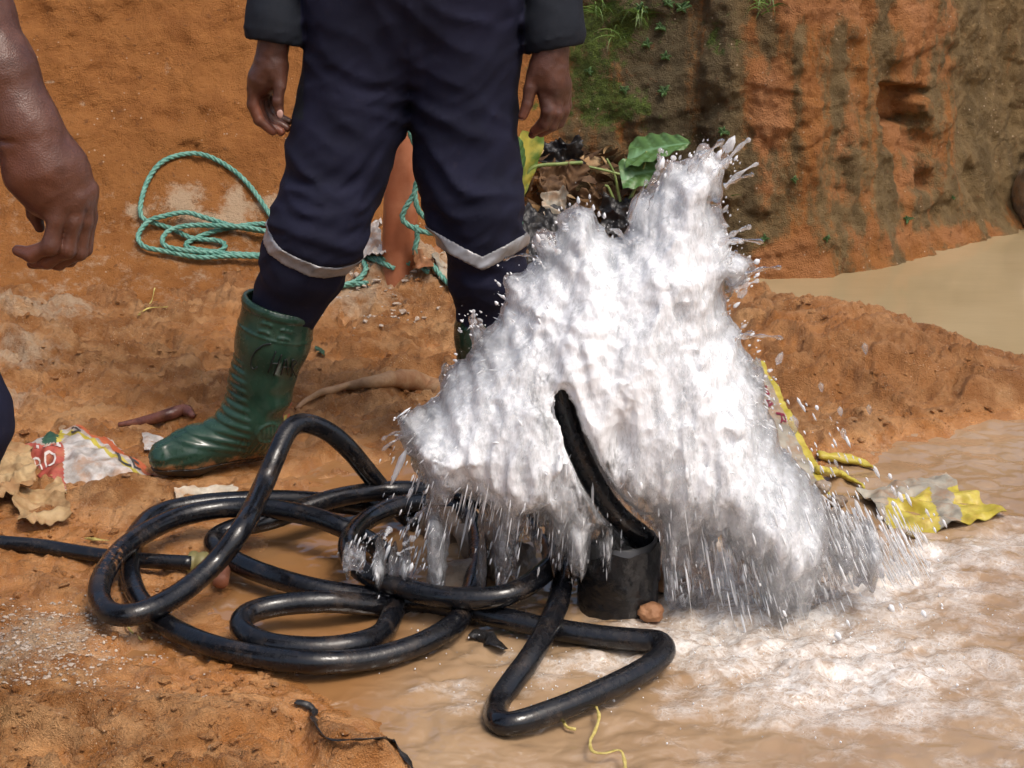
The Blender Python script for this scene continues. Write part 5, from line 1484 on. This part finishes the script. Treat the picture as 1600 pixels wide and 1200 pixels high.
# ------------------------------------------------------------------ the bursting water
def water_material(name, whiten=1.0, contrast=1.0, veil_lo=0.40, veil_hi=0.85):
    k = M(name)
    air = k.attr('air')
    st = k.noise(30, 4, 0.6, vec=k.scaled((1.6, 1.6, 0.5)))
    fine = k.noise(150, 5, 0.65, vec=k.scaled((1.3, 1.3, 0.6)))
    mix = k.math('ADD', k.math('MULTIPLY', air, whiten), k.math('MULTIPLY', k.math('SUBTRACT', k.math('ADD', k.math('MULTIPLY', st, 0.66), k.math('MULTIPLY', fine, 0.34)), 0.5), 1.5 * contrast))
    fac = k.ramp(mix, 0.10, 0.88)
    h = k.math('ADD', k.math('MULTIPLY', k.voro(60, vec=k.scaled((1.1, 1.1, 0.75))), 1.2), k.math('ADD', k.math('MULTIPLY', fine, 0.35), st))
    nb = k.bump(h, 0.38, 0.008)
    glass = k.n('BsdfPrincipled', Base_Color=(1.0, 1.0, 1.0), Roughness=0.03, IOR=1.33, Normal=nb)
    glass.inputs['Transmission Weight'].default_value = 1.0
    veil = k.n('BsdfTransparent', Color=(0.99, 0.99, 0.99))
    clear = k.n('MixShader', i0=k.ramp(air, 0.05, 0.5, veil_lo, veil_hi), i1=glass.outputs[0], i2=veil.outputs[0])
    dif = k.n('BsdfPrincipled', Base_Color=(0.90, 0.92, 0.945), Roughness=0.10, IOR=1.33, Normal=nb)
    dif.inputs['Specular IOR Level'].default_value = 1.0
    tr = k.n('BsdfTranslucent', Color=(0.97, 0.98, 0.99))
    white = k.n('MixShader', i0=0.15, i1=dif.outputs[0], i2=tr.outputs[0])
    k.surf(k.n('MixShader', i0=fac, i1=clear.outputs[0], i2=white.outputs[0]))
    return k.m
WATER = water_material('aerated_water', 1.0, 1.0, 0.6, 0.85)
CLEAR = water_material('clear_water_skin', 1.0, 1.3, 0.30, 0.75)
BEAD = water_material('water_beads', 0.9, 0.5)

SPLASH = [(1140, 240), (1144, 272), (1133, 300), (1128, 330), (1136, 365), (1150, 395), (1182, 416), (1186, 428), (1166, 440), (1146, 450), (1138, 482), (1146, 510), (1166, 520), (1172, 560), (1192, 585), (1200, 620), (1204, 660),
          (1228, 700), (1262, 735), (1290, 780), (1325, 822), (1372, 838), (1330, 858), (1290, 850), (1268, 905), (1230, 960), (1205, 1005), (1190, 950), (1170, 880), (1130, 835), (1096, 810), (1080, 850), (1064, 930), (1046, 900), (1036, 830), (1008, 790), (965, 778), (940, 800), (930, 850), (900, 868), (880, 850), (858, 800),
          (830, 792), (805, 850), (790, 880), (782, 820), (765, 775), (725, 752), (690, 770), (684, 840), (668, 885), (630, 868), (596, 888), (566, 845), (590, 838), (632, 852), (655, 800), (660, 755), (650, 715), (626, 680), (628, 650), (680, 622), (710, 582), (734, 548),
          (722, 497), (742, 498), (760, 520), (788, 482), (790, 440), (820, 430), (848, 410), (836, 385), (868, 374), (880, 340), (900, 317), (935, 328), (945, 360), (965, 374), (985, 360), (990, 325), (1020, 308), (1036, 268), (1032, 250), (1050, 256), (1085, 250), (1106, 234), (1124, 256)]
YS = 2.84
def splash():
    root = empty('water_splash', (CX, CY, CTOP))
    h = 0.0045
    poly = np.array([atY(u, v, YS)[[0, 2]] for u, v in SPLASH])
    lo = np.array([poly[:, 0].min() - .05, YS - 0.26, poly[:, 1].min() - .04]); hi = np.array([poly[:, 0].max() + .05, YS + 0.24, poly[:, 1].max() + .04])
    f = Field(lo, hi, h); P = f.P
    X2, Z2 = P[:, 0, :, 0].astype(float), P[:, 0, :, 2].astype(float)
    ox, oz = CX, CTOP - 0.10
    # ragged outline: warp along and across the flow
    ang = np.arctan2(X2 - ox, np.maximum(Z2 - oz, -0.05) + 0.12); rad = np.hypot(X2 - ox, Z2 - oz)
    wob = 0.010 * fbm2(ang * 9, rad * 9, 1.0, 3, 0.6) + 0.009 * noise2(X2 * 34, Z2 * 34)
    sd = poly_sd(X2, Z2, poly) + wob
    teeth = noise2(X2 * 26 + 3.0, Z2 * 1.5) + 0.6 * noise2(X2 * 61 - 5.0, Z2 * 3.0)
    sd = sd + sstep(0.26, 0.06, Z2) * (0.055 * teeth - 0.014)
    # distance from the outline sets the thickness
    ins = np.maximum(-sd, 0)
    T = 0.19 * (1 - np.exp(-ins / 0.055)) ** 0.8 * (0.55 + 0.45 * sstep(oz + 0.80, oz + 0.40, Z2)) 
    T = T * (0.45 + 0.55 * sstep(-0.02, 0.22, Z2))
    # the body of water leans toward the camera low down, and opens like a bowl
    yc = YS + 0.05 * sstep(0.2, 0.7, Z2) - 0.07 * sstep(0.45, 0.0, Z2)
    hol = fbm2(X2, Z2, 6, 3, off=4)
    F = np.abs(P[..., 1] - yc[:, None, :]) - T[:, None, :]
    col = cone(P, np.array([CX - .002, CY, CTOP - 0.02]), np.array([CX - .012, CY + .01, CTOP + 0.22]), 0.066, 0.085)
    F = np.where(sd[:, None, :] > 0, np.sqrt(np.maximum(F, 0) ** 2 + sd[:, None, :] ** 2), F)
    m = np.abs(F) < 0.048
    q = P[m].astype(float)
    # flow coordinates: water thrown up at one speed and falling back, so every parcel keeps its sideways speed
    def fall_time(z): return (4.15 + np.sqrt(np.maximum(4.15 ** 2 - 2 * 9.81 * (z - oz), 0.05))) / 9.81
    tf = fall_time(q[:, 2])
    vx, vy = (q[:, 0] - ox) / tf, (q[:, 1] - YS) / tf
    low = sstep(0.56, 0.24, q[:, 2])
    zs = q[:, 2]
    fl = lambda kx, kz, kz2, o: np.stack([vx * kx, vy * kx, zs * (kz + (kz2 - kz) * low * 0 ) ], -1) + o
    n1 = fbm3(np.stack([vx, vy, zs * 0.50], -1), 8.0, 2, 0.5, 3.0)
    n2 = 1 - 2.4 * np.abs(noise3(np.stack([vx, vy, zs * 0.45], -1), 15.0, 7.0))
    n3 = 1 - 2.4 * np.abs(noise3(np.stack([vx, vy, zs * 0.16], -1), 34.0, 11.0))
    n3b = noise3(np.stack([vx, vy, zs * 0.15], -1), 62.0, 2.0)
    n4 = 1 - 2.4 * np.abs(noise3(q, 34.0, 5.0)); n5 = noise3(q, 75.0, 8.0)
    up = 1 - low
    F[m] += (-0.020 * n1 - 0.009 * n2 - 0.0050 * n3 * (0.25 + 0.75 * low) - 0.0020 * n3b * low - 0.0050 * n4 * up - 0.0022 * n5 * up + 0.010).astype(np.float32)
    # gaps low down where the curtain opens
    for (u, v, su, sv) in ((960, 650, 14, 40), (840, 770, 18, 30), (957, 412, 6, 8), (1110, 815, 14, 18), (750, 770, 20, 20)):
        c = atY(u, v, YS)
        g = np.exp(-((q[:, 0] - c[0]) / (su * .00114)) ** 2 - ((q[:, 2] - c[2]) / (sv * .00114)) ** 2)
        F[m] += (0.05 * g).astype(np.float32)
    F = smin(F, col + 0.004 * noise3(P * np.array([1, 1, .25], np.float32), 45.0, 4.0).astype(np.float32), 0.03)
    # keep clear of the hose that rises in front
    hp = [atY(*k) for k in [(1003, 838, 2.80), (950, 788, 2.78), (920, 740, 2.78), (897, 690, 2.78), (881, 640, 2.79), (876, 622, 2.80)]]
    for i, (pa, pb) in enumerate(zip(hp[:-1], hp[1:])):
        for yo in np.arange(0, -0.30, -0.04):
            o_ = np.array([0, yo, yo * -0.36])
            F = np.maximum(F, (0.030, 0.030, 0.029, 0.027, 0.023)[i] - cone(P, pa + o_, pb + o_, 0.0, 0.0))
    # three nested veils of water, thinner and clearer toward the outside
    jets = []
    for name, inset, seed, a0, a1, lowcut in (('water_veil', 0.0, 0.0, -0.05, 0.74, 0.26), ('water_jet', 0.016, 21.0, 0.20, 1.00, 0.38), ('water_core', 0.036, 43.0, 0.45, 1.15, 0.46)):
        G = F + inset
        if seed:
            G = G.copy()
            mm = np.abs(G) < 0.03
            qq = P[mm].astype(float)
            tq = fall_time(qq[:, 2])
            G[mm] += (0.016 * (1 - 2.4 * np.abs(noise3(np.stack([(qq[:, 0] - ox) / tq, (qq[:, 1] - YS) / tq, qq[:, 2] * 0.2], -1), 22.0, seed)))).astype(np.float32)
        f.F = G.astype(np.float32)
        V, Q = f.mesh()
        ix = np.clip(((V[:, 0] - lo[0]) / h).astype(int), 0, X2.shape[0] - 1); iz = np.clip(((V[:, 2] - lo[2]) / h).astype(int), 0, X2.shape[1] - 1)
        depth = np.maximum(-sd[ix, iz], 0)
        air = a0 + (a1 - a0) * (1 - np.exp(-depth / 0.045)) - lowcut * sstep(0.46, 0.08, V[:, 2]) + 0.25 * hol[ix, iz]
        jets.append((link_mesh(name, V, Q, CLEAR if name == 'water_veil' else WATER, attrs={'air': np.clip(air, 0, 1.2)}), V))
        under(root, jets[-1][0])
    jet, V = jets[0]
    # beads and streaks thrown off
    SUB = 1
    bm = bmesh.new(); bmesh.ops.create_icosphere(bm, subdivisions=SUB, radius=1.0)
    sv = np.array([v.co[:] for v in bm.verts]); sf = np.array([[v.index for v in q.verts] for q in bm.faces]); bm.free()
    def beads(rows, name, seed):
        r2 = np.random.default_rng(seed)
        VV, FF, off = [], [], 0
        for (c, rad, ln, d) in rows:
            d = d / (np.linalg.norm(d) + 1e-9)
            t = np.cross(d, [0, 1, 0]); t /= np.linalg.norm(t) + 1e-9; s = np.cross(d, t)
            tap = 1 - 0.35 * sv[:, 2:3]
            w = 1 + 0.22 * noise3(sv + c * 40, 1.3)[:, None]
            VV.append(c + rad * w * tap * (sv[:, 0:1] * t + sv[:, 1:2] * s) + sv[:, 2:3] * ln * d)
            FF.append(sf + off); off += len(sv)
        V = np.vstack(VV)
        o = link_mesh(name, V, np.vstack(FF), BEAD, attrs={'air': r2.uniform(0.35, 0.95, len(rows)).repeat(len(sv))})
        tag(o, kind='stuff'); under(root, o)
    r2 = np.random.default_rng(5)
    rows = []
    n = len(SPLASH)
    edge = np.array(SPLASH, float)
    for i in range(1500):
        j = r2.integers(n); t = r2.random()
        e = edge[j] * (1 - t) + edge[(j + 1) % n] * t
        out = e - np.array([930, 650]); out /= np.linalg.norm(out)
        low = e[1] > 700
        if not low and r2.random() < 0.6: continue
        e = e + out * abs(r2.normal(0, 10 if not low else 26)) + r2.normal(0, 5, 2)
        if e[1] > 1010: continue
        c = atY(e[0], e[1], YS + r2.normal(0, 0.06) - (0.05 if low else 0))
        rad = np.exp(r2.normal(-6.8, 0.6)) * (0.8 if low else 1.05)
        if low: d = np.array([out[0] * 0.45, 0, -1.0]); ln = rad * r2.uniform(2, 7)
        else: d = np.array([out[0], 0, -out[1] * 1.0]); ln = rad * r2.uniform(1, 2.2)
        rows.append((c, rad, ln, d))
    for i in range(330):                      # far-flung drops to the right and below
        u, v = r2.uniform(1150, 1480), r2.uniform(620, 1000)
        if (v - 560) < (u - 1200) * 0.9: continue
        c = atY(u, v, YS + r2.normal(0, 0.10)); rad = np.exp(r2.normal(-6.2, 0.4))
        rows.append((c, rad, rad * r2.uniform(1.5, 5), np.array([0.5, 0, -1.0])))
    beads(rows, 'spray_beads', 6)
    # curtains of falling strands under the body
    rows = []
    spans = [(640, 690, 720, 885), (690, 800, 740, 830), (780, 930, 770, 870), (1040, 1130, 760, 940), (1120, 1220, 780, 980), (1200, 1330, 760, 960), (1290, 1440, 800, 905), (1000, 1080, 700, 900), (1130, 1260, 860, 1010), (1330, 1450, 830, 900)]
    for (u0, u1, v0, v1) in spans:
        for i in range(int((u1 - u0) * (0.55 if u0 < 1040 else 1.1))):
            u, v = r2.uniform(u0, u1), r2.uniform(v0, v1)
            sl = (u - 930) / 500.0
            c = atY(u, v, YS - 0.08 + r2.normal(0, 0.06)); rad = np.exp(r2.normal(-6.85, 0.45)); ln = np.exp(r2.normal(-4.0, 0.5))
            if 905 < u < 1030 and v > 780: continue
            rows.append((c, rad, ln, np.array([0.55 * sl, 0, -1.0])))
    beads(rows, 'falling_strands', 8)
    # ropes of water flung out in arcs, necking into beads
    parts = []; airs = []
    for i in range(75):
        j = r2.integers(n); e = edge[j]
        if e[1] > 880: continue
        out = e - np.array([930, 640]); out /= np.linalg.norm(out)
        c = atY(e[0] - out[0] * 22, e[1] - out[1] * 22, YS + r2.normal(0, 0.03) - 0.03)
        sp_ = r2.uniform(0.5, 1.3)
        v0 = np.array([out[0] * sp_ + r2.normal(0, .25), r2.normal(-.15, .3), -out[1] * sp_ * (1.0 if e[1] < 600 else 0.3) + r2.normal(0, .2)])
        tt_ = np.linspace(0, r2.uniform(0.035, 0.085), 22)
        C_ = c + tt_[:, None] * v0 + 0.5 * tt_[:, None] ** 2 * np.array([0, 0, -9.81])
        k_ = np.linspace(0, 1, 22)
        rr = r2.uniform(0.003, 0.0065) * (1 - 0.75 * k_) * (1 + 0.45 * np.sin(k_ * r2.uniform(9, 22) + r2.uniform(0, 6)))
        rr[-4:] += r2.uniform(0.0012, 0.0035) * np.array([.4, 1, 1, .45])
        parts.append(tube(C_, np.maximum(rr, 0.0008), 8)); airs.append(np.full(len(parts[-1][0]), r2.uniform(0.05, 0.5)))
    lv, lf = merge(parts)
    lig = link_mesh('water_ropes', lv, lf, BEAD, attrs={'air': np.concatenate(airs)}); tag(lig, kind='stuff'); under(root, lig)
    # froth and streaks riding on the body of water, along the flow
    me = jet.data; nv = len(me.vertices)
    nn = np.zeros(nv * 3, np.float32); me.vertices.foreach_get('normal', nn); nn = nn.reshape(-1, 3)
    to_cam = np.array([0, 0, CAM_Z]) - V; to_cam /= np.linalg.norm(to_cam, axis=1)[:, None]
    facing = np.where((nn * to_cam).sum(1) > 0.05)[0]
    pick = r2.choice(facing, min(500, len(facing)), replace=False)
    rows = []
    for i in pick:
        c = V[i]; dx, dz = c[0] - ox, c[2] - oz
        lowf = float(sstep(0.46, 0.16, c[2])); side = min(abs(dx) / 0.30, 1.0)
        fallf = max(lowf, side * 0.8)
        if fallf < 0.35: continue
        d = np.array([dx * (1.0 - 0.4 * fallf) + 0.05 * r2.normal(), 0.06 * r2.normal(), (0.35 + dz) * (1 - fallf) - 0.5 * fallf])
        rad = np.exp(r2.normal(-6.9, 0.35)); ln = rad * (r2.uniform(0.8, 2.0) * (1 - fallf) + r2.uniform(4, 14.0) * fallf)
        rows.append((c + nn[i] * rad * 0.2, rad, ln, d))
    beads(rows, 'froth_streaks', 9)
    # bubbles and small splashes where the water lands
    rows = []
    for i in range(900):
        u, v = r2.normal(1220, 170), r2.normal(985, 75)
        if i % 6 == 0: u, v = r2.normal(700, 60), r2.normal(960, 50)
        if i % 9 == 0: u, v = r2.normal(850, 60), r2.normal(1060, 30)
        if v < 850 or v > 1190 or u > 1640: continue
        c = atZ(u, v, WATER_Z + 0.004 + abs(r2.normal(0, 0.004)))
        rad = np.exp(r2.normal(-6.9, 0.35))
        rows.append((c, rad, rad * r2.uniform(0.7, 1.6), np.array([r2.normal(0, .6), 0, 1.0])))
    beads(rows, 'foam_bubbles', 14)
    # single drops hanging in the air that show one by one
    for (u, v, r_, lu) in ((1155, 377, 6, (1, -.4)), (1134, 326, 5, (.6, 1)), (1133, 352, 5, (1, -.3)), (808, 968, 6, (0, -1)), (1033, 250, 5, (-.5, -1)), (1352, 545, 7, (.2, -1)), (1283, 605, 6, (.2, -1)), (1313, 643, 6, (.2, -1)), (1358, 640, 6, (.2, -1)), (1318, 678, 7, (.2, -1)), (1240, 665, 12, (.1, -1)), (1218, 560, 8, (.4, 1))):
        c = atY(u, v, YS - 0.02); s = mpp(v, YS)
        d = np.array([lu[0], 0, lu[1]]); d = d / np.linalg.norm(d)
        t = np.cross(d, [0, 1, 0]); s_ = np.cross(d, t)
        VV = c + r_ * s * 0.75 * (1 - 0.35 * sv[:, 2:3]) * (sv[:, 0:1] * t + sv[:, 1:2] * s_) + sv[:, 2:3] * r_ * s * 1.5 * d
        o = link_mesh('water_drop', VV, sf, BEAD, attrs={'air': np.full(len(sv), 0.3)}); under(root, o)
    tag(root, 'tall white burst of water gushing out of the well casing', 'splash')
splash()
